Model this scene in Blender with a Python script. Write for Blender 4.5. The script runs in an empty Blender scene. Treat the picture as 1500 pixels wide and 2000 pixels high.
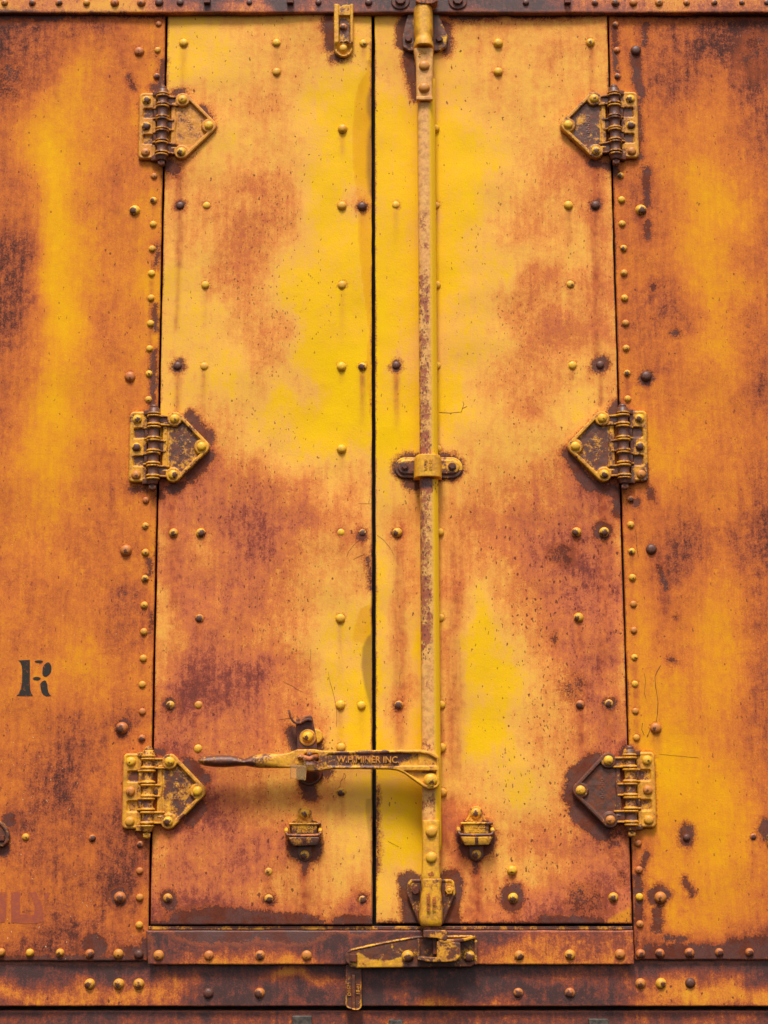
import bpy, math, random
import numpy as np
from mathutils import Vector, Matrix
random.seed(7); RNG = np.random.default_rng(7)
SC = bpy.context.scene
COL = SC.collection

# ------------------------------------------------------------------ camera
S = 0.0016                      # metres per photo pixel at the picture centre
F = 3500.0                      # focal length in photo pixels
PITCH = math.atan(F / 19436.0)  # the camera looks slightly up: the seams converge upwards
ROLL = 0.0037
C0 = Vector((0, 0, 2.6)); DIST = S * F
fw = Vector((0, math.cos(PITCH), math.sin(PITCH)))
up0 = Vector((0, -math.sin(PITCH), math.cos(PITCH))); ri0 = Vector((1, 0, 0))
RI = math.cos(ROLL) * ri0 - math.sin(ROLL) * up0
UP = math.sin(ROLL) * ri0 + math.cos(ROLL) * up0
CP = C0 - DIST * fw
cd = bpy.data.cameras.new('camera'); cam = bpy.data.objects.new('camera', cd); COL.objects.link(cam)
cd.sensor_fit = 'VERTICAL'; cd.sensor_height = 36; cd.lens = 36 * F / 2000; cd.clip_start = .05; cd.clip_end = 500
M = Matrix((RI, UP, -fw)).transposed().to_4x4(); M.translation = CP; cam.matrix_world = M
SC.camera = cam

# ------------------------------------------------------------------ overcast daylight
EL, AZ = math.radians(62), math.radians(-10)
w = bpy.data.worlds.new('World'); SC.world = w; w.use_nodes = True
nt = w.node_tree; bg = nt.nodes['Background']
sky = nt.nodes.new('ShaderNodeTexSky'); sky.sky_type = 'NISHITA'; sky.sun_disc = False
sky.sun_elevation = EL; sky.sun_rotation = math.pi + AZ; sky.dust_density = 4; sky.air_density = 1.0; sky.ozone_density = 1
hs = nt.nodes.new('ShaderNodeHueSaturation'); hs.inputs['Saturation'].default_value = .3
nt.links.new(sky.outputs[0], hs.inputs['Color']); nt.links.new(hs.outputs[0], bg.inputs['Color'])
bg.inputs['Strength'].default_value = .06
sd = bpy.data.lights.new('sun', 'SUN'); sd.energy = 1.5; sd.angle = math.radians(13); sd.color = (1, .95, .87)
sun = bpy.data.objects.new('sun', sd); COL.objects.link(sun)
sdir = Vector((math.sin(AZ) * math.cos(EL), -math.cos(AZ) * math.cos(EL), math.sin(EL)))
sun.rotation_euler = sdir.to_track_quat('Z', 'Y').to_euler(); sun.location = sdir * 20
SC.view_settings.view_transform = 'Standard'; SC.view_settings.look = 'None'
SC.view_settings.exposure = 1.32; SC.view_settings.gamma = 1; SC.view_settings.use_curve_mapping = False

# ------------------------------------------------------------------ plan of the wall: picture positions to metres on the wall
def PA(px, py, d=0.0):
    """arrays px, py (picture) -> X, Z on the plane standing d (px units) proud of the doors"""
    px = np.asarray(px, float); py = np.asarray(py, float)
    a = (px - 750) / F; b = (1000 - py) / F
    dx = fw.x + a * RI.x + b * UP.x; dy = fw.y + a * RI.y + b * UP.y; dz = fw.z + a * RI.z + b * UP.z
    t = (-d * S - CP.y) / dy
    return CP.x + t * dx, CP.z + t * dz
def P(px, py, d=0.0):
    x, z = PA(px, py, d); return Vector((float(x), -d * S, float(z)))

# ------------------------------------------------------------------ scene tree helpers
def tag(o, label, cat, group=None, kind=None):
    o['label'] = label; o['category'] = cat
    if group: o['group'] = group
    o['kind'] = kind or 'thing'
    return o
def thing(name, loc, label, cat, group=None, kind=None):
    o = bpy.data.objects.new(name, None); o.empty_display_size = .02; COL.objects.link(o); o.location = loc
    return tag(o, label, cat, group, kind)
def wloc(o):
    v = Vector(o.location)
    while o.parent: o = o.parent; v = v + Vector(o.location)
    return v
def link(name, me, mat, parent=None, loc=(0, 0, 0)):
    o = bpy.data.objects.new(name, me); COL.objects.link(o)
    if mat is not None and not me.materials: me.materials.append(mat)
    o.parent = parent; o.location = loc
    return o
def mesh_np(name, co, quads, smooth=True, attrs=None):
    me = bpy.data.meshes.new(name)
    co = np.asarray(co, np.float32); q = np.asarray(quads, np.int32)
    me.vertices.add(len(co)); me.vertices.foreach_set('co', co.ravel())
    me.loops.add(q.size); me.loops.foreach_set('vertex_index', q.ravel())
    me.polygons.add(len(q)); me.polygons.foreach_set('loop_start', np.arange(len(q), dtype=np.int32) * q.shape[1])
    me.polygons.foreach_set('loop_total', np.full(len(q), q.shape[1], np.int32))
    me.polygons.foreach_set('use_smooth', np.full(len(q), smooth, bool))
    me.update(calc_edges=True)
    for k, v in (attrs or {}).items():
        v = np.asarray(v, np.float32)
        if v.ndim == 1:
            a = me.attributes.new(k, 'FLOAT', 'POINT'); a.data.foreach_set('value', v)
        else:
            a = me.attributes.new(k, 'FLOAT_COLOR', 'POINT')
            if v.shape[1] == 3: v = np.concatenate([v, np.ones((len(v), 1), np.float32)], 1)
            a.data.foreach_set('color', v.ravel())
    return me
def mesh_py(name, vs, fs, smooth=False):
    me = bpy.data.meshes.new(name); me.from_pydata([tuple(v) for v in vs], [], fs); me.update()
    if smooth: me.polygons.foreach_set('use_smooth', [True] * len(me.polygons))
    return me
def bevel(o, width, seg=2, ang=35):
    m = o.modifiers.new('bevel', 'BEVEL'); m.width = width; m.segments = seg; m.limit_method = 'ANGLE'; m.angle_limit = math.radians(ang)
    return o

# ------------------------------------------------------------------ distance helpers (picture px)
def vnoise(x, y, scale, seed=0, oct=3):
    out = 0; amp = 1; tot = 0
    for k in range(oct):
        r = np.random.default_rng(seed * 31 + k).random((64, 64))
        u = x / scale * 2 ** k + 17.3 * k; v = y / scale * 2 ** k + 5.1 * k
        i = np.floor(u).astype(int); j = np.floor(v).astype(int); fu = u - i; fv = v - j
        fu = fu * fu * (3 - 2 * fu); fv = fv * fv * (3 - 2 * fv)
        g = lambda a, b: r[a % 64, b % 64]
        n = (g(i, j) * (1 - fu) + g(i + 1, j) * fu) * (1 - fv) + (g(i, j + 1) * (1 - fu) + g(i + 1, j + 1) * fu) * fv
        out = out + amp * n; tot += amp; amp *= .5
    return out / tot
def sm(a, b, x):
    t = np.clip((x - a) / (b - a), 0, 1); return t * t * (3 - 2 * t)
def d_caps(x, y, x0, y0, x1, y1, r):
    px, py = x - x0, y - y0; bx, by = x1 - x0, y1 - y0
    h = np.clip((px * bx + py * by) / max(bx * bx + by * by, 1e-9), 0, 1)
    return np.hypot(px - bx * h, py - by * h) - r
def d_ell(x, y, cx, cy, rx, ry):
    k = np.hypot((x - cx) / rx, (y - cy) / ry); return (k - 1) * min(rx, ry)
def d_circ(x, y, cx, cy, r): return np.hypot(x - cx, y - cy) - r
def d_box(x, y, x0, y0, x1, y1, r=0):
    qx = np.abs(x - (x0 + x1) / 2) - (x1 - x0) / 2 + r; qy = np.abs(y - (y0 + y1) / 2) - (y1 - y0) / 2 + r
    return np.hypot(np.maximum(qx, 0), np.maximum(qy, 0)) + np.minimum(np.maximum(qx, qy), 0) - r
def d_poly(x, y, pts, r=0):
    d = np.full(np.shape(x), 1e18); s = np.ones(np.shape(x))
    n = len(pts)
    for i in range(n):
        ax, ay = pts[i]; bx, by = pts[i - 1]
        ex, ey = bx - ax, by - ay; wx, wy = x - ax, y - ay
        h = np.clip((wx * ex + wy * ey) / (ex * ex + ey * ey), 0, 1)
        d = np.minimum(d, (wx - ex * h) ** 2 + (wy - ey * h) ** 2)
        c1 = y >= ay; c2 = y < by; c3 = ex * wy > ey * wx
        s = np.where((c1 & c2 & c3) | (~c1 & ~c2 & ~c3), -s, s)
    return s * np.sqrt(d) - r

# ------------------------------------------------------------------ relief: a cast or pressed shape from an outline and a height
def relief(name, parent, mat, bounds, step, sdf, height, base=0.0, ref=None, skirt=0.0, edge=2.5, bare=None, local=None, back=False):
    """sdf/height/bare take picture px arrays; heights in px proud of base. local: (x0,y0,s) uses plain scaling about a root."""
    x0, y0, x1, y1 = bounds
    xs = np.arange(float(x0), x1 + step, step); ys = np.arange(float(y0), y1 + step, step)
    X, Y = np.meshgrid(xs, ys); ny, nx = X.shape
    cx, cy = X[:-1, :-1] + step / 2, Y[:-1, :-1] + step / 2
    mask = sdf(cx, cy) < 0
    use = np.zeros((ny, nx), bool)
    for a in (0, 1):
        for b in (0, 1): use[a:ny - 1 + a, b:nx - 1 + b] |= mask
    cnt = np.zeros((ny, nx), int)
    for a in (0, 1):
        for b in (0, 1): cnt[a:ny - 1 + a, b:nx - 1 + b] += mask
    bord = use & (cnt < 4)
    Xp, Yp = X.copy(), Y.copy(); e = .25
    for _ in range(4):
        d = sdf(Xp, Yp); gx = (sdf(Xp + e, Yp) - sdf(Xp - e, Yp)) / (2 * e); gy = (sdf(Xp, Yp + e) - sdf(Xp, Yp - e)) / (2 * e)
        g2 = np.maximum(gx * gx + gy * gy, .3); mv = np.where(bord, 1., 0.) * np.clip(d, -step, step)
        Xp -= mv * gx / g2; Yp -= mv * gy / g2
    d = np.minimum(sdf(Xp, Yp), 0); d = np.where(bord, 0, d)
    H = height(Xp, Yp)
    rd = np.clip(-d / edge, 0, 1); H = np.where(bord, H - edge * .75, H - edge * (1 - np.sqrt(1 - (1 - rd) ** 2)) * .75)
    ids = -np.ones((ny, nx), int); ids[use] = np.arange(use.sum())
    q = np.stack([ids[1:, :-1][mask], ids[1:, 1:][mask], ids[:-1, 1:][mask], ids[:-1, :-1][mask]], 1)
    fx, fy, fh = Xp[use], Yp[use], H[use]
    fb = bare(fx, fy) if bare is not None else np.zeros(len(fx))
    # skirt down to the base
    eds = np.concatenate([q[:, [0, 1]], q[:, [1, 2]], q[:, [2, 3]], q[:, [3, 0]]])
    key = np.sort(eds, 1); kk = key[:, 0].astype(np.int64) * 10 ** 7 + key[:, 1]
    _, inv, c = np.unique(kk, return_inverse=True, return_counts=True)
    be = eds[c[inv] == 1]; n0 = len(fx)
    bv = np.unique(be); mp = {int(v): n0 + i for i, v in enumerate(bv)}
    allx = np.concatenate([fx, fx[bv]]); ally = np.concatenate([fy, fy[bv]])
    allh = np.concatenate([fh, np.full(len(bv), -skirt)]); allb = np.concatenate([fb, fb[bv]])
    sk = np.array([[b, a, mp[int(a)], mp[int(b)]] for a, b in be])
    quads = np.concatenate([q, sk])
    if back:
        off = len(allx)
        allx = np.concatenate([allx, fx]); ally = np.concatenate([ally, fy]); allh = np.concatenate([allh, np.full(n0, -skirt)]); allb = np.concatenate([allb, fb])
        quads = np.concatenate([quads, q[:, ::-1] + off])
    if local:
        lx, ly, s = local
        co = np.stack([(allx - lx) * s, -(base + allh) * s, -(ally - ly) * s], 1)
    else:
        r = base if ref is None else ref
        wx, wz = PA(allx, ally, r); o = wloc(parent) if parent else Vector((0, 0, 0))
        co = np.stack([wx - o.x, -(base + allh) * S - o.y, wz - o.z], 1)
    me = mesh_np(name, co, quads, True, {'bare': allb})
    return link(name, me, mat, parent)

# ------------------------------------------------------------------ loft: sections across a bar
def loft(name, parent, mat, secs, ref, smooth=True, caps=True):
    """secs: list of lists of (px, py, depth)"""
    o = wloc(parent); vs = []; fs = []; n = len(secs[0])
    for sct in secs:
        for (x, y, d) in sct:
            wx, wz = PA(x, y, ref); vs.append((float(wx) - o.x, -d * S - o.y, float(wz) - o.z))
    for i in range(len(secs) - 1):
        for j in range(n):
            a = i * n + j; b = i * n + (j + 1) % n; fs.append((a, b, b + n, a + n))
    if caps:
        fs.append(tuple(range(n))[::-1]); fs.append(tuple(range((len(secs) - 1) * n, len(secs) * n)))
    me = mesh_py(name, vs, fs, smooth)
    ob = link(name, me, mat, parent)
    bm_fix(me)
    return ob
def bm_fix(me):
    import bmesh
    bm = bmesh.new(); bm.from_mesh(me); bmesh.ops.recalc_face_normals(bm, faces=bm.faces); bm.to_mesh(me); bm.free()
def arch(xl, xr, y, d0, d1, n=14, sq=2.0):
    out = []
    for i in range(n + 1):
        a = math.pi * i / n; c, s_ = math.cos(a), math.sin(a)
        out.append(((xl + xr) / 2 - (xr - xl) / 2 * math.copysign(abs(c) ** (2 / sq), c), y, d0 + (d1 - d0) * abs(s_) ** (2 / sq)))
    return out
def block(name, parent, mat, x0, y0, x1, y1, d0, d1, bev=1.5, ref=None, seg=2):
    r = d1 if ref is None else ref
    ob = loft(name, parent, mat, [[(x0, y, d0), (x0, y, d1), (x1, y, d1), (x1, y, d0)] for y in (y0, y1)], r, False)
    if bev: bevel(ob, bev * S, seg)
    return ob
def prism(name, parent, mat, pts, d0, d1, bev=1.5, ref=None, seg=2):
    r = d1 if ref is None else ref; o = wloc(parent); vs = []; n = len(pts)
    for d in (d0, d1):
        for x, y in pts:
            wx, wz = PA(x, y, r); vs.append((float(wx) - o.x, -d * S - o.y, float(wz) - o.z))
    fs = [tuple(range(n)), tuple(range(n, 2 * n))] + [(i, (i + 1) % n, n + (i + 1) % n, n + i) for i in range(n)]
    me = mesh_py(name, vs, fs); bm_fix(me); ob = link(name, me, mat, parent)
    if bev: bevel(ob, bev * S, seg)
    return ob
def tube(name, parent, mat, pts, r, ref, n=10):
    """pts (px,py,d); r px"""
    o = wloc(parent); c = [Vector((float(PA(x, y, ref)[0]), -d * S, float(PA(x, y, ref)[1]))) - o for x, y, d in pts]
    vs = []; fs = []
    for i, p in enumerate(c):
        t = (c[min(i + 1, len(c) - 1)] - c[max(i - 1, 0)]).normalized()
        a = t.cross(Vector((0.03, 1, 0.02))).normalized(); b = t.cross(a)
        for k in range(n):
            an = 2 * math.pi * k / n; vs.append(p + (a * math.cos(an) + b * math.sin(an)) * r * S)
    for i in range(len(c) - 1):
        for k in range(n): fs.append((i * n + k, i * n + (k + 1) % n, (i + 1) * n + (k + 1) % n, (i + 1) * n + k))
    fs.append(tuple(range(n))[::-1]); fs.append(tuple(range((len(c) - 1) * n, len(c) * n)))
    me = mesh_py(name, vs, fs, True); bm_fix(me)
    return link(name, me, mat, parent)
def lathe_unit(name, prof, n=28, wob=0.0, seed=0):
    """profile (r, h) about the outward axis (-Y), unit size"""
    r_ = random.Random(seed); vs = []; fs = []
    for (r, h) in prof:
        for k in range(n):
            a = 2 * math.pi * k / n; q = 1 + wob * math.sin(2 * a + seed) + wob * .6 * math.sin(3 * a + 2 * seed)
            vs.append((r * q * math.cos(a), -h, r * q * math.sin(a)))
    for i in range(len(prof) - 1):
        for k in range(n): fs.append((i * n + k, i * n + (k + 1) % n, (i + 1) * n + (k + 1) % n, (i + 1) * n + k))
    fs.append(tuple(range((len(prof) - 1) * n, len(prof) * n)))
    me = mesh_py(name, vs, fs, True); bm_fix(me); return me

# ------------------------------------------------------------------ node helpers
class NG:
    def __init__(s, name):
        s.m = bpy.data.materials.new(name); s.m.use_nodes = True; s.t = s.m.node_tree
        s.b = s.t.nodes['Principled BSDF']
    def n(s, ty, **kw):
        x = s.t.nodes.new(ty)
        for k, v in kw.items(): setattr(x, k, v)
        return x
    def put(s, sock, v):
        if hasattr(v, 'is_output') or isinstance(v, bpy.types.NodeSocket): s.t.links.new(v, sock)
        else: sock.default_value = v
    def math(s, op, a, b=0.0, c=None, clamp=False):
        x = s.n('ShaderNodeMath', operation=op, use_clamp=clamp); s.put(x.inputs[0], a); s.put(x.inputs[1], b)
        if c is not None: s.put(x.inputs[2], c)
        return x.outputs[0]
    def ss(s, a, b, v):
        x = s.n('ShaderNodeMapRange', interpolation_type='SMOOTHSTEP'); s.put(x.inputs['Value'], v)
        x.inputs['From Min'].default_value = a; x.inputs['From Max'].default_value = b; return x.outputs[0]
    def mix(s, f, a, b):
        x = s.n('ShaderNodeMix', data_type='RGBA'); s.put(x.inputs['Factor'], f); s.put(x.inputs['A'], a); s.put(x.inputs['B'], b)
        return x.outputs['Result']
    def noise(s, vec, scale, detail=4, rough=.55, stretch=None, off=None, dist=0):
        if stretch or off:
            mp = s.n('ShaderNodeMapping'); s.put(mp.inputs['Vector'], vec)
            if stretch: mp.inputs['Scale'].default_value = stretch
            if off: mp.inputs['Location'].default_value = off
            vec = mp.outputs[0]
        x = s.n('ShaderNodeTexNoise'); s.put(x.inputs['Vector'], vec); x.inputs['Scale'].default_value = scale
        x.inputs['Detail'].default_value = detail; x.inputs['Roughness'].default_value = rough; x.inputs['Distortion'].default_value = dist
        return x.outputs[0]
    def ramp(s, f, stops):
        x = s.n('ShaderNodeValToRGB'); s.put(x.inputs[0], f); e = x.color_ramp.elements
        while len(e) < len(stops): e.new(.5)
        for el, (p, c) in zip(e, stops): el.position = p; el.color = c
        return x.outputs[0]
    def attr(s, name, ty='GEOMETRY'):
        x = s.n('ShaderNodeAttribute', attribute_type=ty); x.attribute_name = name; return x
    def bump(s, h, strength, dist):
        x = s.n('ShaderNodeBump'); x.inputs['Strength'].default_value = strength; x.inputs['Distance'].default_value = dist
        s.put(x.inputs['Height'], h); s.t.links.new(x.outputs[0], s.b.inputs['Normal'])
KL = 1.18   # picture brightness of a full-white upright surface under this light
def c(r, g, b, k=None):
    f = lambda v: ((v / 255 + .055) / 1.055) ** 2.4 if v > 10 else v / 255 / 12.92
    k = KL if k is None else k
    return (min(f(r) / k, .85), min(f(g) / k, .85), min(f(b) / k, .85), 1)

DARK1, DARK2 = c(98, 68, 64), c(104, 52, 38)
def sheet_mat(name, stops, grain=1.0, flecks=0.0, pits=1.0, rough=.62, spec=.12):
    g = NG(name); tc = g.n('ShaderNodeTexCoord').outputs['Object']
    A = g.n('ShaderNodeSeparateColor'); g.put(A.inputs[0], g.attr('stain_shade_a').outputs['Color'])
    B = g.n('ShaderNodeSeparateColor'); g.put(B.inputs[0], g.attr('stain_sheen_b').outputs['Color'])
    R, D, K = A.outputs; W, G, PD = B.outputs
    nL = g.noise(tc, 7, 5, .6); nM = g.noise(tc, 38, 6, .68, dist=.3); nF = g.noise(tc, 190, 4, .7); nS = g.noise(tc, 1, 5, .6, (70, 70, 6))
    nG = g.noise(tc, 420, 2, .6)
    nF = g.math('MULTIPLY_ADD', g.math('SUBTRACT', nF, .5), 1.7, .5); nM = g.math('MULTIPLY_ADD', g.math('SUBTRACT', nM, .5), 1.25, .5)
    nH = g.noise(tc, 85, 3, .6, (1, 1, .6), dist=1.6); nK = g.noise(tc, 20, 4, .6, off=(5, 3, 1))
    c0 = lambda n: g.math('SUBTRACT', n, .5)
    flake = g.ss(.485, .525, g.noise(tc, 30, 9, .74, (1, 1, .7), (2, 8, 5)))
    amp = g.math('MULTIPLY_ADD', R, .78, .34)
    tot = g.math('ADD', g.math('MULTIPLY', c0(nL), .34), g.math('MULTIPLY', c0(nM), .55))
    tot = g.math('ADD', tot, g.math('MULTIPLY', c0(nF), .42 * grain)); tot = g.math('ADD', tot, g.math('MULTIPLY', c0(nS), .48))
    tot = g.math('ADD', tot, g.math('MULTIPLY', c0(nG), .4 * grain))
    tot = g.math('ADD', tot, g.math('MULTIPLY', c0(flake), .08))
    r = g.math('ADD', R, g.math('MULTIPLY', tot, amp), clamp=True)
    col = g.ramp(r, stops)
    # brick-coloured run-off
    k = g.math('MULTIPLY', K, g.math('MULTIPLY_ADD', c0(nS), 1.5, .98), clamp=True)
    col = g.mix(k, col, g.mix(g.ss(.4, .62, nM), c(206, 106, 60), c(160, 74, 48)))
    # sharp-edged water-marks, and the painted reflection of the curled door edge
    col = g.mix(g.math('MULTIPLY', g.math('MULTIPLY', g.ss(.06, .2, W), g.math('MULTIPLY_ADD', W, .55, .25)), g.math('MULTIPLY_ADD', nL, .9, .4), clamp=True), col, c(236, 158, 20))
    gg = g.ss(.1, .95, g.math('ADD', G, g.math('MULTIPLY', c0(nM), .2)))
    col = g.mix(g.math('MULTIPLY', gg, .58), col, c(116, 80, 50))
    # bare metal patches and painted contact shade, their brick rim first
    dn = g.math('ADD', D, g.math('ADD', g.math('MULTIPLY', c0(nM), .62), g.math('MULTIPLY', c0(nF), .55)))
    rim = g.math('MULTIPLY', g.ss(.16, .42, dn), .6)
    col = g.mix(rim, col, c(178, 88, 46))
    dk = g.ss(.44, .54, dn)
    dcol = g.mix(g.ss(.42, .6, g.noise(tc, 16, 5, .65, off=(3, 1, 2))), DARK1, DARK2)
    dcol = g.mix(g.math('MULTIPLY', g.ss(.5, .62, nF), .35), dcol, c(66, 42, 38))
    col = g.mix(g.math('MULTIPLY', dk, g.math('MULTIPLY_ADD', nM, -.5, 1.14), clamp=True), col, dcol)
    # pits with little runs
    wv = g.n('ShaderNodeVectorMath', operation='MULTIPLY_ADD'); nv = g.n('ShaderNodeTexNoise'); g.put(nv.inputs['Vector'], tc); nv.inputs['Scale'].default_value = 90
    g.put(wv.inputs[0], nv.outputs['Color']); wv.inputs[1].default_value = (.012, .012, .02); g.put(wv.inputs[2], tc)
    def pit(scale, rad, stretch, dens):
        mp = g.n('ShaderNodeMapping'); g.put(mp.inputs['Vector'], wv.outputs[0]); mp.inputs['Scale'].default_value = stretch
        v = g.n('ShaderNodeTexVoronoi'); g.put(v.inputs['Vector'], mp.outputs[0]); v.inputs['Scale'].default_value = scale
        sc = g.n('ShaderNodeSeparateColor'); g.put(sc.inputs[0], v.outputs['Color'])
        on = g.math('LESS_THAN', sc.outputs[0], dens)
        rr = g.math('MULTIPLY_ADD', sc.outputs[1], rad, rad * .35)
        return g.math('MULTIPLY', on, g.math('LESS_THAN', v.outputs['Distance'], rr)), sc
    p1, _ = pit(66, .2, (1, 1, .62), g.math('MULTIPLY', g.math('MULTIPLY', PD, .6 * pits), g.ss(.05, .42, r)))
    p2, _ = pit(150, .24, (1, 1, .4), g.math('MULTIPLY', g.math('ADD', PD, R), .3 * pits))
    pp = g.math('MAXIMUM', p1, g.math('MULTIPLY', p2, .75))
    col = g.mix(g.math('MULTIPLY', pp, .82), col, c(104, 48, 42))
    hair = g.math('MULTIPLY', g.ss(.03, .006, g.math('ABSOLUTE', c0(nH))), g.math('MULTIPLY', g.ss(.46, .62, nK), g.ss(.2, .62, R)))
    col = g.mix(g.math('MULTIPLY', hair, .5), col, c(112, 52, 40))
    if flecks:
        p3, sc3 = pit(85, .13, (1, 1, 1), flecks)
        col = g.mix(g.math('MULTIPLY', p3, PD), col, c(240, 215, 170))
    g.put(g.b.inputs['Base Color'], col)
    g.put(g.b.inputs['Roughness'], g.math('MULTIPLY_ADD', r, .16, rough)); g.b.inputs['Specular IOR Level'].default_value = spec
    h = g.math('ADD', g.math('MULTIPLY', nF, .5), g.math('MULTIPLY', nM, .5)); h = g.math('SUBTRACT', h, g.math('MULTIPLY', pp, .6))
    h = g.math('SUBTRACT', h, g.math('MULTIPLY', dk, .35))
    g.bump(h, .55, .0016)
    return g.m
DOOR_STOPS = [(0, c(254, 202, 2)), (.12, c(254, 194, 30)), (.26, c(252, 186, 82)), (.42, c(244, 160, 76)), (.58, c(224, 128, 66)), (.74, c(206, 112, 72)), (.88, c(164, 82, 62)), (1, c(128, 66, 56))]
WALL_STOPS = [(0, c(252, 186, 10)), (.14, c(246, 170, 22)), (.3, c(238, 152, 38)), (.46, c(226, 130, 52)), (.62, c(208, 112, 54)), (.78, c(174, 90, 56)), (.9, c(122, 64, 48)), (1, c(82, 50, 44))]
SILL_STOPS = [(0, c(250, 186, 30)), (.32, c(242, 160, 40)), (.5, c(222, 124, 46)), (.62, c(182, 90, 48)), (.74, c(144, 70, 48)), (.87, c(112, 62, 54)), (1, c(76, 50, 47))]
M_DOOR = sheet_mat('weathered_yellow_paint', DOOR_STOPS, .75, rough=.56, spec=.1)
M_WALL = sheet_mat('weathered_orange_paint', WALL_STOPS, .95, .16, .5, .58, .1)
M_SILL = sheet_mat('rusted_sill_paint', SILL_STOPS, 1.0, 0, .6, .36, .45)

def iron_mat(name, yel=((250, 190, 18), (236, 158, 56)), iron=((86, 60, 56), (120, 62, 40)), bias=0.0, rough=.46, rod=False):
    """chipped yellow paint over iron: 'bare' on the mesh and 'paint_loss' on the object say where it has gone"""
    g = NG(name); tc = g.n('ShaderNodeTexCoord').outputs['Object']
    rnd = g.n('ShaderNodeObjectInfo').outputs['Random']
    ad = g.n('ShaderNodeVectorMath', operation='ADD'); g.put(ad.inputs[0], tc)
    cb = g.n('ShaderNodeCombineXYZ'); g.put(cb.inputs[0], g.math('MULTIPLY', rnd, 9)); g.put(cb.inputs[1], rnd); g.put(cb.inputs[2], g.math('MULTIPLY', rnd, 5)); g.put(ad.inputs[1], cb.outputs[0])
    v = ad.outputs[0]
    bare = g.attr('bare').outputs['Fac']; loss = g.attr('paint_loss', 'OBJECT').outputs['Fac']; tone = g.attr('tone', 'OBJECT').outputs['Fac']
    nL = g.noise(v, 26, 6, .66); nF = g.noise(v, 150, 5, .7); nG = g.noise(v, 420, 3, .6)
    c0 = lambda n: g.math('SUBTRACT', n, .5)
    s = g.math('ADD', g.math('ADD', g.math('MULTIPLY', c0(nL), 2.5), g.math('MULTIPLY', c0(nF), 1.2)), g.math('ADD', g.math('MULTIPLY', bare, .75), g.math('ADD', loss, bias)))
    dk = g.ss(.46, .56, s)
    pc = g.mix(g.ss(.35, .68, g.math('ADD', nF, g.math('MULTIPLY', c0(nL), .5))), c(*yel[0]), c(*yel[1]))
    pc = g.mix(g.math('MULTIPLY', tone, g.math('MULTIPLY_ADD', nF, 1.0, .35), clamp=True), pc, c(206, 112, 56))
    pc = g.mix(g.math('MULTIPLY', g.ss(.42, .66, g.noise(v, 42, 6, .7, off=(4, 7, 1))), .6), pc, c(176, 118, 52))
    pc = g.mix(g.math('MULTIPLY', g.ss(.2, .48, s), .7), pc, c(164, 98, 46))
    ic = g.mix(g.ss(.4, .64, g.noise(v, 60, 5, .65, off=(1, 2, 3))), c(*iron[0]), c(*iron[1]))
    ic = g.mix(g.math('MULTIPLY', g.ss(.55, .68, nG), .5), ic, c(150, 76, 40))
    if rod:   # yellow coat left on the flanks, bare dark steel where the clamps rub, pits between
        pc = g.mix(g.attr('flank').outputs['Fac'], pc, c(250, 194, 18))
        ic = g.mix(g.ss(1.02, 1.2, g.math('ADD', bare, g.math('MULTIPLY', c0(nF), .5))), ic, c(100, 68, 64))
        vo = g.n('ShaderNodeTexVoronoi'); mp = g.n('ShaderNodeMapping'); g.put(mp.inputs['Vector'], v); mp.inputs['Scale'].default_value = (1, 1, .6); g.put(vo.inputs['Vector'], mp.outputs[0]); vo.inputs['Scale'].default_value = 120
        pt = g.math('MULTIPLY', g.math('LESS_THAN', vo.outputs['Distance'], .3), g.ss(.15, .6, g.math('ADD', bare, g.math('MULTIPLY', c0(nL), .6))))
        ic = g.mix(g.math('MULTIPLY', pt, .75), ic, c(84, 44, 44)); pc = g.mix(g.math('MULTIPLY', pt, .8), pc, c(96, 48, 42))
    g.put(g.b.inputs['Base Color'], g.mix(g.math('MULTIPLY', dk, .95), pc, ic))
    g.put(g.b.inputs['Roughness'], g.math('MULTIPLY_ADD', dk, -.1, rough + .06)); g.b.inputs['Specular IOR Level'].default_value = .4
    h = g.math('ADD', g.math('MULTIPLY', nF, .6), g.math('MULTIPLY', nG, .25)); h = g.math('SUBTRACT', h, g.math('MULTIPLY', dk, .3))
    g.bump(h, .6, .0016)
    return g.m
M_IRON = iron_mat('chipped_iron', bias=.08)
M_RUST = iron_mat('rusty_iron', ((206, 112, 52), (170, 84, 44)), ((78, 52, 48), (124, 58, 36)), .12)
M_ROD = iron_mat('faded_rod_paint', ((250, 192, 100), (242, 166, 98)), ((158, 84, 60), (184, 98, 62)), -.08, .5, True)
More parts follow.
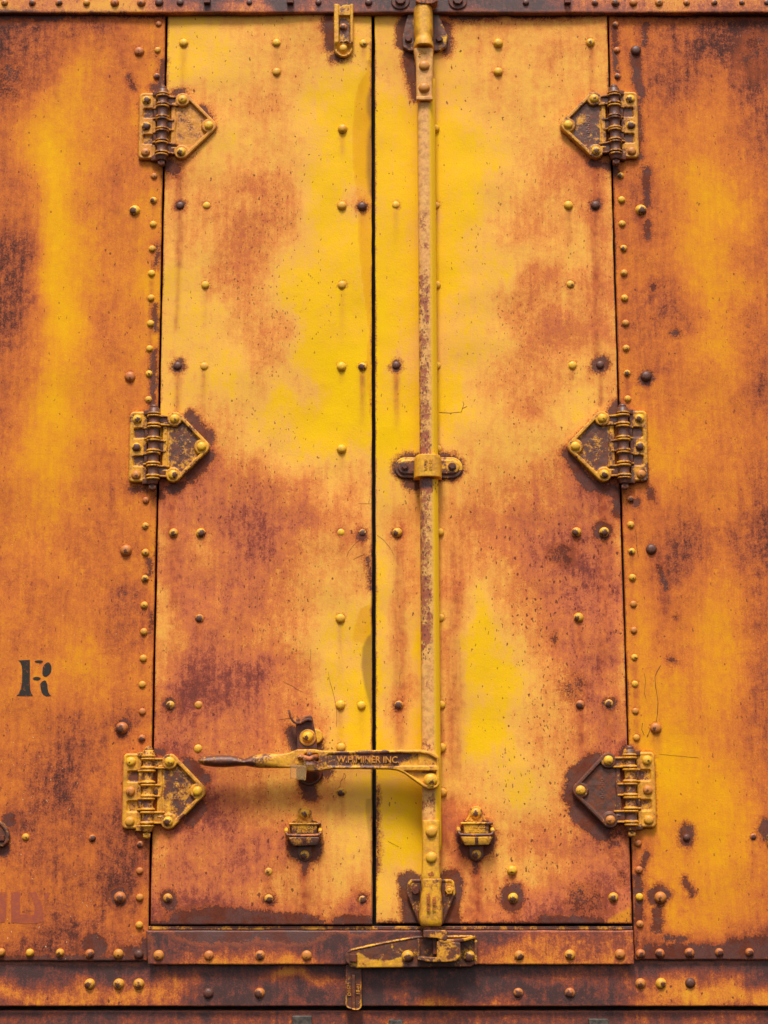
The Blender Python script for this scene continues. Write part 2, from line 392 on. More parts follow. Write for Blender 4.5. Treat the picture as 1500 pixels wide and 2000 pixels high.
def rivet_mat():
    g = NG('rivet_paint'); tc = g.n('ShaderNodeTexCoord').outputs['Object']
    rnd = g.n('ShaderNodeObjectInfo').outputs['Random']
    cb = g.n('ShaderNodeCombineXYZ'); g.put(cb.inputs[0], g.math('MULTIPLY', rnd, 40)); g.put(cb.inputs[1], g.math('MULTIPLY', rnd, 7)); g.put(cb.inputs[2], g.math('MULTIPLY', rnd, 23))
    ad = g.n('ShaderNodeVectorMath', operation='ADD'); g.put(ad.inputs[0], tc); g.put(ad.inputs[1], cb.outputs[0]); v = ad.outputs[0]
    loss = g.attr('paint_loss', 'OBJECT').outputs['Fac']; tone = g.attr('tone', 'OBJECT').outputs['Fac']
    sx = g.n('ShaderNodeSeparateXYZ'); g.put(sx.inputs[0], tc)
    dx = g.math('ADD', sx.outputs[0], g.math('MULTIPLY_ADD', rnd, .7, -.3)); dz = g.math('ADD', sx.outputs[2], .28)
    dist = g.math('SQRT', g.math('ADD', g.math('MULTIPLY', dx, dx), g.math('MULTIPLY', dz, dz)))
    n1 = g.noise(v, 1.6, 5, .65); n2 = g.noise(v, 7, 4, .6)
    c0 = lambda n: g.math('SUBTRACT', n, .5)
    s = g.math('ADD', g.math('SUBTRACT', loss, dist), g.math('ADD', g.math('MULTIPLY', c0(n1), 2.0), g.math('MULTIPLY', c0(n2), .7)))
    dk = g.ss(-.06, .08, s)
    pc = g.mix(g.ss(.36, .64, n1), c(250, 200, 24), c(240, 172, 56)); pc = g.mix(tone, pc, c(196, 112, 52))
    ic = g.mix(g.ss(.4, .62, n2), c(76, 52, 48), c(122, 66, 42))
    g.put(g.b.inputs['Base Color'], g.mix(dk, pc, ic)); g.b.inputs['Roughness'].default_value = .46; g.b.inputs['Specular IOR Level'].default_value = .45
    g.bump(n2, .35, .0012); return g.m
M_RIVET = rivet_mat()
def flat_mat(name, col, rough=.7, var=.25, scale=60):
    g = NG(name); tc = g.n('ShaderNodeTexCoord').outputs['Object']; n = g.noise(tc, scale, 5, .65)
    cc = tuple(v * (1 - var) for v in col[:3]) + (1,); ce = tuple(min(v * (1 + var), .9) for v in col[:3]) + (1,)
    g.put(g.b.inputs['Base Color'], g.mix(g.ss(.35, .65, n), cc, ce)); g.b.inputs['Roughness'].default_value = rough
    g.bump(n, .3, .001); return g.m
M_BLACK = flat_mat('black_gap_shade', (.012, .009, .008, 1), .9)  # near-black colour standing in for the shade inside the gaps
def worn_mat(name, paint, under, lo, hi, scale):
    g = NG(name); tc = g.n('ShaderNodeTexCoord').outputs['Object']
    n = g.noise(tc, scale, 8, .75); m = g.noise(tc, 260, 3, .6)
    g.put(g.b.inputs['Base Color'], g.mix(g.ss(lo, hi, g.math('MULTIPLY_ADD', g.math('SUBTRACT', m, .5), .35, n)), paint, under)); g.b.inputs['Roughness'].default_value = .72; g.b.inputs['Specular IOR Level'].default_value = .15
    return g.m
M_STENCIL = worn_mat('black_stencil_paint', c(58, 52, 47), c(196, 106, 44), .56, .72, 90)
M_GHOST = worn_mat('faded_red_lettering', c(172, 88, 68), c(198, 102, 46), .46, .66, 70)
M_CRACK = flat_mat('crack_rust', c(104, 52, 34), .85)
M_GREY = flat_mat('bare_grey_steel', c(84, 74, 66), .55, .5, 50)

# ------------------------------------------------------------------ stains: where the paint has rusted, read off as a coarse survey of each panel
def survey(txt, x0, dx, y0, dy):
    rows = [r for r in txt.split('\n') if r.strip()]
    m = np.array([[int(ch) for ch in r.replace(' ', '')] for r in rows], float) / 9
    return m, x0, dx, y0, dy
def cr(p0, p1, p2, p3, t):
    return p1 + .5 * t * (p2 - p0 + t * (2 * p0 - 5 * p1 + 4 * p2 - p3 + t * (3 * (p1 - p2) + p3 - p0)))
def sample(sv, x, y):
    m, x0, dx, y0, dy = sv; ny, nx = m.shape
    wx = x + (vnoise(x, y, 70, 3) - .5) * 58; wy = y + (vnoise(x, y, 70, 4) - .5) * 76
    u = np.clip((wx - x0) / dx, 0, nx - 1.001); v = np.clip((wy - y0) / dy, 0, ny - 1.001)
    i = np.floor(u).astype(int); j = np.floor(v).astype(int); fu = u - i; fv = v - j
    g = lambda jj, ii: m[np.clip(jj, 0, ny - 1), np.clip(ii, 0, nx - 1)]
    rows = [cr(g(j + a, i - 1), g(j + a, i), g(j + a, i + 1), g(j + a, i + 2), fu) for a in (-1, 0, 1, 2)]
    return np.clip(cr(*rows, fv), 0, 1)
LEFT_DOOR = survey('''
2223333322
2223333322
1122333222
1122333211
3333442111
3332332111
4433332111
4434542111
3344452132
3345542111
2335532111
2235421111
2223421111
2223441111
2222431001
2222323001
2233211001
4443221111
6664432232
6666655342
5667766542
4656775442
4656764432
3666654331
3666654221
3576553221
4788865221
5888755211
6777655411
6756641111
5665532221
6676544321
6777543322
5667753322
5667654332
6776444344
8999865576''', 300, 50, 0, 50)
RIGHT_DOOR = survey('''
33455444433
22333433332
22323334432
22223333332
11223333454
11112233454
11111234562
11111335551
11111344442
11212344353
11112233343
11112255454
01122454453
01222356553
01222354333
11113444334
11112353234
00123333455
11123334665
22234455686
24345566665
14344567764
14344467864
14352456775
14241345675
14141245665
13141134674
14142124664
14141134665
13141134566
12133223468
11133223468
11154334578
11155356666
12144334567
12234467885
23335578985''', 730, 50, 0, 50)
LEFT_WALL = survey('''
7777655
8766754
8765454
8753453
7533453
6423443
6313453
6413554
6513543
7612443
8712443
8712442
8612542
7512542
7523543
6523443
6413443
5424443
5324543
5434544
5434544
5445553
5545553
5555574
5555564
4554464
5443454
4544454
5566564
5567554
5677554
4677565
4666675
5665676
4566675
5556763
4565644
6676867
7777877''', 0, 50, 0, 50)
RIGHT_WALL = survey('''
5556777
5566788
5567888
4576688
4565577
4454467
4544456
5543356
4653246
5553346
5553356
5564346
5676356
5654356
4564357
4455458
4454457
3344556
4334556
4545557
4556568
4577678
4477578
4465457
4465347
4354347
4344347
3334347
3334457
3223457
4212346
4322246
4322235
5533234
6433345
6533346
6634456
7888888
8888888''', 1200, 50, 0, 50)
THRESH = survey('''
8 8 8 8 8 9 9 8 9 9 9 8 7 6 6 7 6
7 7 6 7 6 7 8 8 8 8 8 7 5 5 5 6 5
7 6 4 4 4 4 6 8 9 9 8 6 4 4 5 5 4''', 280, 60, 1815, 35)
SILL = survey('''
8 9 9 9 9 8 8 9 9 9 9 9 9 9 9 9 9 9 8 8 8 9 9 9 9 9
6 7 6 5 7 6 6 8 8 4 5 6 8 9 9 9 9 8 6 7 7 6 6 8 6 8
4 4 4 4 4 4 6 9 9 8 9 8 9 7 9 9 9 9 9 9 8 5 4 4 4 4
6 5 6 6 5 5 7 8 8 8 7 8 9 7 5 5 6 7 9 8 7 5 5 6 7 6''', 0, 60, 1880, 28)
HEADER = survey('''
3 4 4 4 3 5 8 9 9 9 8 9 9 9 9 9 9 9 7 5 4 3 3 4 3 4
2 2 3 2 2 4 5 8 5 6 6 7 7 9 9 7 9 9 7 6 5 4 3 5 4 4''', 0, 60, 2, 20)
UNDER = survey('''
8 7 7 8 8 7 9 7 7 7 8 7 7 8 7 7 7 8 7 8 8 7 8 8 7 8
7 6 7 7 7 6 7 7 6 7 7 7 7 6 7 7 7 7 6 7 7 7 7 6 7 7''', 0, 60, 1975, 30)

# bare patches: C = capsule x0 y0 x1 y1 r, E = ellipse x y rx ry
DARKS = [
 # left door
 ('C',372,816,410,858,10),('C',410,892,374,934,13),('E',312,968,11,10),('C',330,955,352,950,9),('C',396,212,410,232,6),('E',350,181,14,7),
 ('C',330,325,345,333,11),('C',366,1488,402,1522,10),('C',372,1604,392,1576,14),('C',303,1470,318,1472,7),('C',641,32,645,92,10),('E',660,112,14,8),
 ('E',347,715,13,13),('E',333,1378,14,15),('E',329,1758,17,19),('C',708,1042,709,1046,10),('E',525,1757,13,12),('E',708,1756,11,11),
 ('C',572,1432,582,1465,13),('C',622,1450,624,1468,10),('C',598,1530,604,1552,16),('C',612,1520,640,1512,9),('E',596,1652,33,36),('C',595,1680,595,1700,6),
 ('C',345,1797,520,1793,15),('E',430,1808,100,36),('C',655,1799,720,1797,9),('E',565,1812,75,30),('E',700,1806,32,20),('C',300,1806,330,1806,6),('E',500,1795,60,12),('E',707,403,9,9),('E',352,402,9,9),
 ('C',718,1090,722,1150,3),
 # right door
 ('C',798,38,792,82,18),('C',800,108,806,150,13),('C',808,160,812,190,6),('C',866,55,872,92,12),('C',880,32,965,30,7),('C',1000,30,1180,29,3),
 ('C',792,914,882,914,25),('C',800,944,815,948,9),('C',1162,1488,1126,1520,21),('E',1120,1548,20,30),('C',1132,1585,1174,1622,22),('C',1222,1470,1234,1480,11),
 ('C',1112,885,1150,950,13),('C',1150,950,1200,958,12),('C',1192,806,1206,792,10),('C',1205,965,1206,1000,9),('C',1155,318,1196,326,7),('C',1196,325,1200,336,8),
 ('E',930,1638,38,43),('C',930,1670,931,1700,5),('C',800,1722,806,1792,20),('C',880,1722,874,1790,24),('E',1172,713,16,17),('E',1178,1037,18,18),
 ('E',1163,401,11,11),('E',1189,1374,14,13),('E',774,714,10,10),('E',1001,1754,21,30),('E',776,1041,10,10),('E',779,1379,9,9),
 ('F',1145,1765,62,60),('F',1200,1640,30,60),('F',1100,1085,45,36),('F',1120,1340,40,40),('F',350,1790,50,30),('F',20,160,50,60),('F',1480,110,60,70),('F',1100,1800,60,16),('F',1215,1720,16,24),('E',1085,1250,5,9),('C',1105,1090,1112,1094,6),('F',1120,1005,14,9),
 ('C',740,1806,1230,1808,4),('C',1060,1802,1170,1802,12),('C',735,1540,737,1700,2),
 # left wall
 ('C',0,30,120,32,9),('C',120,30,320,30,4),('E',238,1421,17,18),('E',234,1752,18,18),('E',182,1845,26,20),('E',262,1857,26,12),('C',0,1872,280,1874,5),
 ('E',18,1602,14,14),('E',10,1662,11,13),('C',318,120,312,168,6),('C',306,480,305,520,4),('C',303,600,302,640,5),('C',300,690,297,790,6),('C',292,1090,291,1120,4),
 ('C',296,1200,294,1240,2),('E',285,1850,12,18),('C',252,150,262,170,4),('E',268,955,16,6),('C',300,172,318,174,6),
 # right wall
 ('C',1238,108,1250,182,9),('C',1258,50,1257,88,6),('C',1262,330,1265,398,7),('C',1263,436,1264,462,7),('C',1200,55,1203,140,5),('C',1248,195,1250,310,4),
 ('E',1270,964,8,13),('E',1241,982,7,9),('E',1278,562,7,8),('F',1275,622,9,10),('C',1287,1108,1300,1150,5),('F',1320,1206,13,12),('E',1263,737,13,14),
 ('E',1341,1632,15,21),('E',1500,1622,17,24),('C',1256,1695,1265,1670,6),('C',1338,1718,1352,1748,6),('E',1287,1750,22,20),('C',1283,1780,1284,1815,9),
 ('C',1244,1715,1246,1800,9),('C',1262,1862,1510,1858,16),('C',1300,1832,1340,1834,6),('C',1430,1845,1510,1838,12),('E',1318,650,9,6),
 ('C',1205,30,1500,29,4),('E',1310,1290,9,7),
]
# run-off streaks: x0 y0 x1 y1 r strength
STREAKS = [
 (349,330,350,400,8,.9),(350,405,349,520,8,.7),(348,520,345,640,6,.45),(347,730,345,800,8,.6),(340,1045,338,1180,14,.45),(337,960,332,1050,12,.7),(595,1700,598,1790,12,.8),(596,1690,592,1806,22,.35),
 (1163,320,1163,400,10,.9),(1163,405,1163,560,9,.75),(1166,560,1166,700,8,.5),(1172,735,1173,790,6,.7),(1180,1060,1182,1180,13,.6),(1182,1180,1175,1330,12,.45),(931,1695,932,1800,11,.95),(930,1690,934,1800,24,.4),
 (1178,960,1180,1030,10,.9),(1133,1385,1134,1450,8,.8),(1189,1385,1190,1440,8,.6),(1118,720,1118,740,5,.6),(1130,1215,1131,1280,8,.5),(1003,1712,1003,1740,4,.8),(1003,1775,1003,1800,8,.7),
 (845,1600,880,1660,14,.5),(880,1560,900,1680,16,.4),(225,330,228,410,12,.5),(235,40,235,110,14,.5),(50,1645,50,1720,6,.6),(281,1182,280,1240,4,.6),(279,1290,278,1330,4,.5),
 (1219,535,1219,580,4,.7),(1222,585,1222,625,4,.6),(1215,385,1216,480,5,.4),(1235,1130,1236,1170,4,.5),(1265,400,1270,480,12,.4),(1290,1010,1292,1200,14,.35),(100,50,110,200,12,.3),
 (668,1550,668,1600,5,.3),(776,1050,782,1200,12,.5),(780,1200,781,1450,14,.55),(888,1080,890,1500,18,.45),(660,1550,640,1580,6,.3),
]
def panel_fields(sv, x, y, extra=None, pit=None):
    R = sample(sv, x, y)
    D = np.full(x.shape, 1e9); Fz = np.zeros(x.shape)
    wx = x + (vnoise(x, y, 26, 8) - .5) * 11; wy = y + (vnoise(x, y, 26, 9) - .5) * 11
    x0, x1, y0, y1 = x.min() - 60, x.max() + 60, y.min() - 60, y.max() + 60
    for t in DARKS:
        if not (x0 < t[1] < x1 and y0 < t[2] < y1): continue
        if t[0] == 'F':
            Fz = np.maximum(Fz, .46 * np.clip(1.15 - np.hypot((wx - t[1]) / t[3], (wy - t[2]) / t[4]) ** 2, 0, 1) * (.55 + .9 * vnoise(x, y, 34, 21))); continue
        D = np.minimum(D, d_caps(wx, wy, *t[1:]) if t[0] == 'C' else d_ell(wx, wy, *t[1:]))
    K = np.zeros(x.shape)
    for (a, b, c_, d_, r, s_) in STREAKS:
        if not (x0 < a < x1): continue
        dd = d_caps(x + (vnoise(x, y, 40, 11) - .5) * 5, y, a, b, c_, d_, 0)
        K = np.maximum(K, s_ * np.exp(-(dd / r) ** 2 * 1.3))
    R = R * np.where(x > 1244, .93 + .12 * sm(500, 150, y), 1.0) + np.where(x < 300, .07 * sm(1350, 1600, y), 0)
    R = np.clip(R + .12 * np.exp(-np.maximum(D, 0) / 22.), 0, 1)
    dark = np.maximum(np.clip(.5 - D / 26., 0, 1), np.clip(Fz, 0, .5))
    W = np.zeros(x.shape); G = np.zeros(x.shape)
    PD = np.clip(vnoise(x, y, 120, 14) * 1.1 - .25, 0, 1) if pit is None else pit(x, y)
    if extra is not None: W, G = extra(x, y, W, G)
    return np.stack([R, dark, K], -1), np.stack([W, G, np.clip(PD, 0, 1)], -1)

HF = {}
def sheet(name, parent, mat, xl, xr, yt, yb, sv, step=4.0, base=0.0, thick=5.0, extra=None, pit=None, undul=1.2, seed=1, bump=None):
    """a steel sheet between two edge lines xl(y), xr(y) and rows yt..yb, with its own stains"""
    ym = (yt + yb) / 2; nx = int((xr(ym) - xl(ym)) / step); ny = int((yb - yt) / step)
    u = np.linspace(0, 1, nx + 1); v = np.linspace(0, 1, ny + 1)
    u = np.concatenate([[0], [.35 / nx], u[1:-1], [1 - .35 / nx], [1]]); v = np.concatenate([[0], [.35 / ny], v[1:-1], [1 - .35 / ny], [1]])
    U, V = np.meshgrid(u, v); Y = yt + (yb - yt) * V; L = np.vectorize(xl)(Y); Rr = np.vectorize(xr)(Y); X = L + (Rr - L) * U
    jag = (vnoise(X, Y, 30, seed + 40) - .5) * 1.6
    X = X + np.where((U == 0) | (U == 1), jag, 0); Y = Y + np.where((V == 0) | (V == 1), jag, 0)
    hf = lambda X_, Y_: (vnoise(X_, Y_, 210, seed) - .5) * 2 * undul * 2 + (vnoise(X_, Y_, 60, seed + 5) - .5) * undul * .6 + (bump(X_, Y_) if bump is not None else 0)
    h = hf(X, Y)
    e = (U == 0) | (U == 1) | (V == 0) | (V == 1); h = np.where(e, h - 1.4, h)
    a, b = panel_fields(sv, X, Y, extra, pit)
    ed = np.minimum.reduce([X - L, Rr - X, Y - yt, yb - Y]); a[..., 1] = np.maximum(a[..., 1], .47 * np.exp(-(ed / 4.5) ** 2) * (.1 + 1.15 * vnoise(X, Y, 60, seed + 60, 2)))
    ny1, nx1 = X.shape; ids = np.arange(ny1 * nx1).reshape(ny1, nx1)
    q = np.stack([ids[1:, :-1], ids[1:, 1:], ids[:-1, 1:], ids[:-1, :-1]], -1).reshape(-1, 4)
    loop = np.concatenate([ids[0, :-1], ids[:-1, -1], ids[-1, :0:-1], ids[:0:-1, 0]])
    n0 = ids.size; m = len(loop)
    fx = np.concatenate([X.ravel(), X.ravel()[loop]]); fy = np.concatenate([Y.ravel(), Y.ravel()[loop]]); fh = np.concatenate([h.ravel(), np.full(m, -thick)])
    sk = np.array([[loop[i], loop[(i + 1) % m], n0 + (i + 1) % m, n0 + i] for i in range(m)])
    wx, wz = PA(fx, fy, base); o = wloc(parent)
    co = np.stack([wx - o.x, -(base + fh) * S - o.y, wz - o.z], 1)
    aa = a.reshape(-1, 3); bb = b.reshape(-1, 3)
    HF[parent.name] = hf
    me = mesh_np(name, co, np.concatenate([q, sk]), True, {'stain_shade_a': np.concatenate([aa, aa[loop]]), 'stain_sheen_b': np.concatenate([bb, bb[loop]])})
    return link(name, me, mat, parent)

def runoff_and_contact_shade(ob, spots, outline=None):
    """run-off below rivets, plus contact shade and dirt painted round rivets and casting outlines"""
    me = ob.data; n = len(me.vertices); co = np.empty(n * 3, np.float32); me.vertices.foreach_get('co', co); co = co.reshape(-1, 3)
    col = np.empty(n * 4, np.float32); at = me.attributes['stain_shade_a'].data; at.foreach_get('color', col); col = col.reshape(-1, 4)
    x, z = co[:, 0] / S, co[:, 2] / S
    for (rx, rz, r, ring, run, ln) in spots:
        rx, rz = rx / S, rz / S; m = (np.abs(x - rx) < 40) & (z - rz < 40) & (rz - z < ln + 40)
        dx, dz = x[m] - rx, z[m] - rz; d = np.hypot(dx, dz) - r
        col[m, 1] = np.maximum(col[m, 1], ring * np.exp(-np.maximum(d, 0) / 4.5))  # dark ring: contact shade and dirt painted round the rivet
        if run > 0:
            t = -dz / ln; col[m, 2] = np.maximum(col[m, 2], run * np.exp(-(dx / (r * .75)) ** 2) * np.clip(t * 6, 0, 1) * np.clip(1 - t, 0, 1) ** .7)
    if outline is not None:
        d = outline(co[:, 0], co[:, 2]); col[:, 1] = np.maximum(col[:, 1], .46 * np.exp(-np.maximum(d, 0) / 5.0))  # contact shade painted along the casting outline, with its dirt
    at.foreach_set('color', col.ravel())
# ------------------------------------------------------------------ rivets and bolts
dome = [(1.12, -.35), (1.12, -.02), (1.02, .06), (.98, .22), (.9, .38), (.74, .52), (.52, .61), (.26, .66), (.06, .67)]
RIV = [lathe_unit('rivet', dome, 28, .02, k) for k in range(3)]
for m in RIV: m.materials.append(M_RIVET)
KIND = {'y': (-.75, .06), 'o': (-.35, .5), 'h': (.62, .1), 'H': (.9, .15), 'd': (1.7, .3), 'b': (.75, .9), 't': (.22, .14), 'r': (.25, .85), 'q': (.6, .5)}
_rivet0 = {}
def rivet(parent, px, py, r, kind='y', d=0.0, name='rivet'):
    k = random.randrange(3)
    p = P(px, py, d) - wloc(parent)
    if k not in _rivet0:
        ob = bpy.data.objects.new(name, RIV[k]); _rivet0[k] = ob
    else:
        ob = _rivet0[k].copy(); ob.name = name
    COL.objects.link(ob); ob.parent = parent; ob.location = p; s_ = r * S * random.uniform(.97, 1.03)
    ob.scale = (s_, s_, s_); ob.rotation_euler = (0, random.uniform(-.25, .25), 0)
    l, t = KIND[kind]; ob['paint_loss'] = l + random.uniform(-.12, .12)
    sv = SURV.get(parent.name); t = t if sv is None else t + .6 * random.uniform(.4, 1) * float(sample(sv, np.array([float(px)]), np.array([float(py)]))[0]) - .1
    ob['tone'] = min(1, max(0, t + random.uniform(-.06, .34)))
    return ob
def hexbolt(parent, px, py, r, d, mat, name='bolt', sides=6, h=.8, loss=.6, rot=.2, washer=0):
    o = wloc(parent); p = P(px, py, d) - o; vs = []; fs = []
    if washer:
        prof = [(washer, 0), (washer, .22), (washer * .92, .3)]
    else: prof = []
    n = 24; base = 0
    if prof:
        for (rr, hh) in prof:
            for k in range(n): a = 2 * math.pi * k / n; vs.append((rr * r * math.cos(a), -hh * r, rr * r * math.sin(a)))
        for i in range(len(prof) - 1):
            for k in range(n): fs.append((i * n + k, i * n + (k + 1) % n, (i + 1) * n + (k + 1) % n, (i + 1) * n + k))
        fs.append(tuple(range((len(prof) - 1) * n, len(prof) * n))); base = len(vs)
    for (rr, hh) in ((1, .05), (1, h), (.86, h + .16)):
        for k in range(sides): a = 2 * math.pi * k / sides + rot; vs.append((rr * r * math.cos(a), -hh * r, rr * r * math.sin(a)))
    for i in range(2):
        for k in range(sides): fs.append((base + i * sides + k, base + i * sides + (k + 1) % sides, base + (i + 1) * sides + (k + 1) % sides, base + (i + 1) * sides + k))
    fs.append(tuple(range(base + 2 * sides, base + 3 * sides)))
    me = mesh_py(name, [Vector(v) * S for v in vs], fs); bm_fix(me)
    ob = link(name, me, mat, parent, p); ob['paint_loss'] = loss; ob['tone'] = .3; return ob

# ------------------------------------------------------------------ raised writing
def writing(parent, txt, px, py, size, d, mat, rot=0, ext=.9, name='lettering', spacing=1.0, bold=.02, sx=1.0, ref=None):
    cu = bpy.data.curves.new('lettering_curve', 'FONT'); cu.body = txt; cu.size = 1; cu.extrude = .0; cu.offset = bold; cu.space_character = spacing
    cu.align_x = 'CENTER'; cu.align_y = 'CENTER'; cu.resolution_u = 3
    cu.extrude = ext / size / 2 * .72; cu.bevel_depth = .018; cu.bevel_resolution = 1
    t = bpy.data.objects.new('tmp', cu); COL.objects.link(t); bpy.context.view_layer.update()
    me = bpy.data.meshes.new_from_object(t.evaluated_get(bpy.context.evaluated_depsgraph_get())); bpy.data.objects.remove(t)
    k = size / .72 * S; cr_, sr = math.cos(rot), math.sin(rot)
    for v in me.vertices:
        x, y, z = v.co; x *= sx; X, Y = x * cr_ - y * sr, x * sr + y * cr_; v.co = (X * k, -z * k, Y * k)
    me.name = name; me.materials.clear()
    o = wloc(parent)
    return link(name, me, mat, parent, P(px, py, d if ref is None else ref) + Vector((0, -(d - (d if ref is None else ref)) * S, 0)) - o)

# ================================================================== STRUCTURE OF THE CAR SIDE
def xl_seam(y): return 325.3 - .01912 * (y - 30)
def xr_seam(y): return 1187.5 + .02756 * (y - 30)
BX = 300   # how far the side goes on beyond the picture, px

def seam_band(x, y, W, G):
    # wavy stain on the left door's free edge, with the curl's reflection painted in
    edge = 728
    ex = np.interp(y, [95, 140, 165, 200, 260, 330, 385, 395, 398, 410, 470, 540, 600, 650, 690, 720, 800, 860], [722, 716, 700, 692, 688, 690, 697, 703, 712, 700, 700, 706, 714, 720, 716, 714, 721, 728])
    wv = (np.clip((x - ex) / 4, 0, .55) + np.clip((x - ex) / 60, 0, .45)) * (y > 92) * (y < 860)
    W2 = np.interp(y, [1178, 1190, 1230, 1250, 1262], [727, 702, 690, 688, 728]); wv = np.maximum(wv, np.clip((x - W2) / 5, 0, .8) * sm(1180, 1186, y) * sm(1290, 1235, y))
    W = np.maximum(W, wv)
    gx = np.interp(y, [140, 170, 190, 215, 235, 260, 300, 340, 380, 396], [728, 720, 713, 713, 720, 715, 713, 713, 717, 728])
    gv = np.clip((x - gx + 3) / 12, 0, 1) * sm(140, 175, y) * sm(396, 370, y)
    g2 = np.interp(y, [1228, 1245, 1265, 1300, 1340, 1375, 1400, 1460], [727, 714, 705, 703, 709, 718, 724, 728]); gv = np.maximum(gv, np.clip((x - g2 + 2) / 9, 0, 1) * sm(1228, 1245, y) * sm(1460, 1400, y))
    gv = np.maximum(gv, np.clip(.5 + (x - 724.5) / 3, 0, .8) * (y > 880))
    gv = np.maximum(gv, np.clip(.5 + (x - (718 + 5 * np.sin(y / 37))) / 6, 0, 1) * (y > 1560) * (y < 1700) * .62)
    return W, np.maximum(G, gv)
def right_extra(x, y, W, G):
    wv = np.clip(.5 - d_poly(x, y, [(1180, 1806), (1198, 1790), (1222, 1778), (1234, 1770), (1234, 1806)]) / 6, 0, 1)
    return np.maximum(W, wv), np.maximum(G, .5 * np.exp(-np.abs(y - 31) / 6))
def pits_left(x, y): return np.clip(.7 * np.exp(-((x - 520) / 90) ** 2) * sm(260, 420, y) * (1 - .6 * sm(1100, 1300, y)) + .5 * sm(1300, 1450, y) * (x < 660) + .12, 0, 1)
def pits_right(x, y): return np.clip(.15 + .5 * sm(980, 1150, y) * sm(880, 1000, x) + .35 * np.exp(-((x - 1050) / 90) ** 2) * sm(450, 600, y), 0, 1)

gap_box = thing('dark_gap_backing', P(745, 900, -30), 'black backing added behind doors and walls so the gaps show dark', 'added backing')
block('backing', gap_box, M_BLACK, -BX, -150, 1500 + BX, 2010, -320, -34, 0, 0)  # added box, coloured near-black so the gaps look deep in shade

# ---- left wall
lw = thing('boxcar_side', P(140, 1000, 0), 'orange steel side wall left of the doors with a black stencilled R', 'wall panel')
lwp = sheet('steel_sheet', lw, M_WALL, lambda y: -BX, lambda y: xl_seam(y) - 2.2, 20, 1877, LEFT_WALL, 4.2, 0, 8, None,
    lambda x, y: .25 + .75 * sm(1350, 1480, y) * sm(190, 90, x), 1.6, 3)
rw = thing('boxcar_side', P(1370, 1000, 0), 'rust-mottled amber steel side wall right of the doors', 'wall panel')
rwp = sheet('steel_sheet', rw, M_WALL, lambda y: xr_seam(y) + 2, lambda y: 1500 + BX, 20, 1875, RIGHT_WALL, 4.2, 0, 8, None, lambda x, y: .2 + 0 * x, 1.6, 6)
# ---- doors
ld = thing('freight_door', P(520, 1000, 0), 'rust-clouded yellow door leaf on the left, under the latch handle grip', 'door')
def dent(x, y): # rolled free edge
    ex = np.interp(y, [95, 165, 200, 260, 330, 385, 410, 540, 600, 720], [722, 700, 692, 688, 690, 697, 700, 706, 714, 722])
    return -2.6 * sm(-4, 16, x - ex) * (y > 120) * sm(720, 600, y) -3.0 * sm(700, 727, x) * np.exp(-((y - 280) / 110) ** 2) - 2.2 * sm(706, 727, x) * np.exp(-((y - 1310) / 80) ** 2)
ldp = sheet('door_skin', ld, M_DOOR, lambda y: xl_seam(y) + 2.4, lambda y: 725.5 + .001 * y, 29, 1806, LEFT_DOOR, 3.6, 0, 9, seam_band, pits_left, 2.8, 11, dent)
rd_ = thing('freight_door', P(970, 1000, 0), 'yellow door leaf on the right that carries the tall lock rod', 'door')
rdp = sheet('door_skin', rd_, M_DOOR, lambda y: 732 + .0015 * y, lambda y: xr_seam(y) - 2.2, 28.5, 1804, RIGHT_DOOR, 3.6, 0, 9, right_extra, pits_right, 2.8, 17)
# ---- header, threshold, sill, underframe
hd = thing('header_beam', P(745, 0, 12), 'rusty riveted beam across the top above both doors', 'beam')
sheet('beam_face', hd, M_SILL, lambda y: -BX, lambda y: 1500 + BX, -150, 25, HEADER, 4.5, 13, 22, None, lambda x, y: .5 + 0 * x, 1.0, 21)
th = thing('threshold_plate', P(760, 1850, 4), 'rusty riveted strip directly under the two door leaves', 'threshold')
sheet('plate_face', th, M_SILL, lambda y: 285 + .05 * (y - 1815), lambda y: 1237 + .02 * (y - 1815), 1817.5, 1884, THRESH, 3.4, 6, 8, None, lambda x, y: .3 + 0 * x, 1.0, 25)
lip = block('lip', th, M_IRON, 290, 1809, 1235, 1816, -12, -2.5, 1, -2.5); lip['paint_loss'] = .5; lip['tone'] = .5
si = thing('side_sill', P(750, 1920, -6), 'long dark rusted sill below the wall panels with patches of amber paint', 'sill')
sheet('sill_face', si, M_SILL, lambda y: -BX, lambda y: 1500 + BX, 1862, 1965.5, SILL, 3.6, -9, 9, None, lambda x, y: .4 + 0 * x, 1.3, 29)
uf = thing('underframe_beam', P(750, 2000, -18), 'dark brown beam along the bottom edge under a black gap', 'beam')
sheet('beam_face', uf, M_SILL, lambda y: -BX, lambda y: 1500 + BX, 1973.5, 2130, UNDER, 4.5, -20, 12, None, lambda x, y: .2 + 0 * x, 1.2, 33)

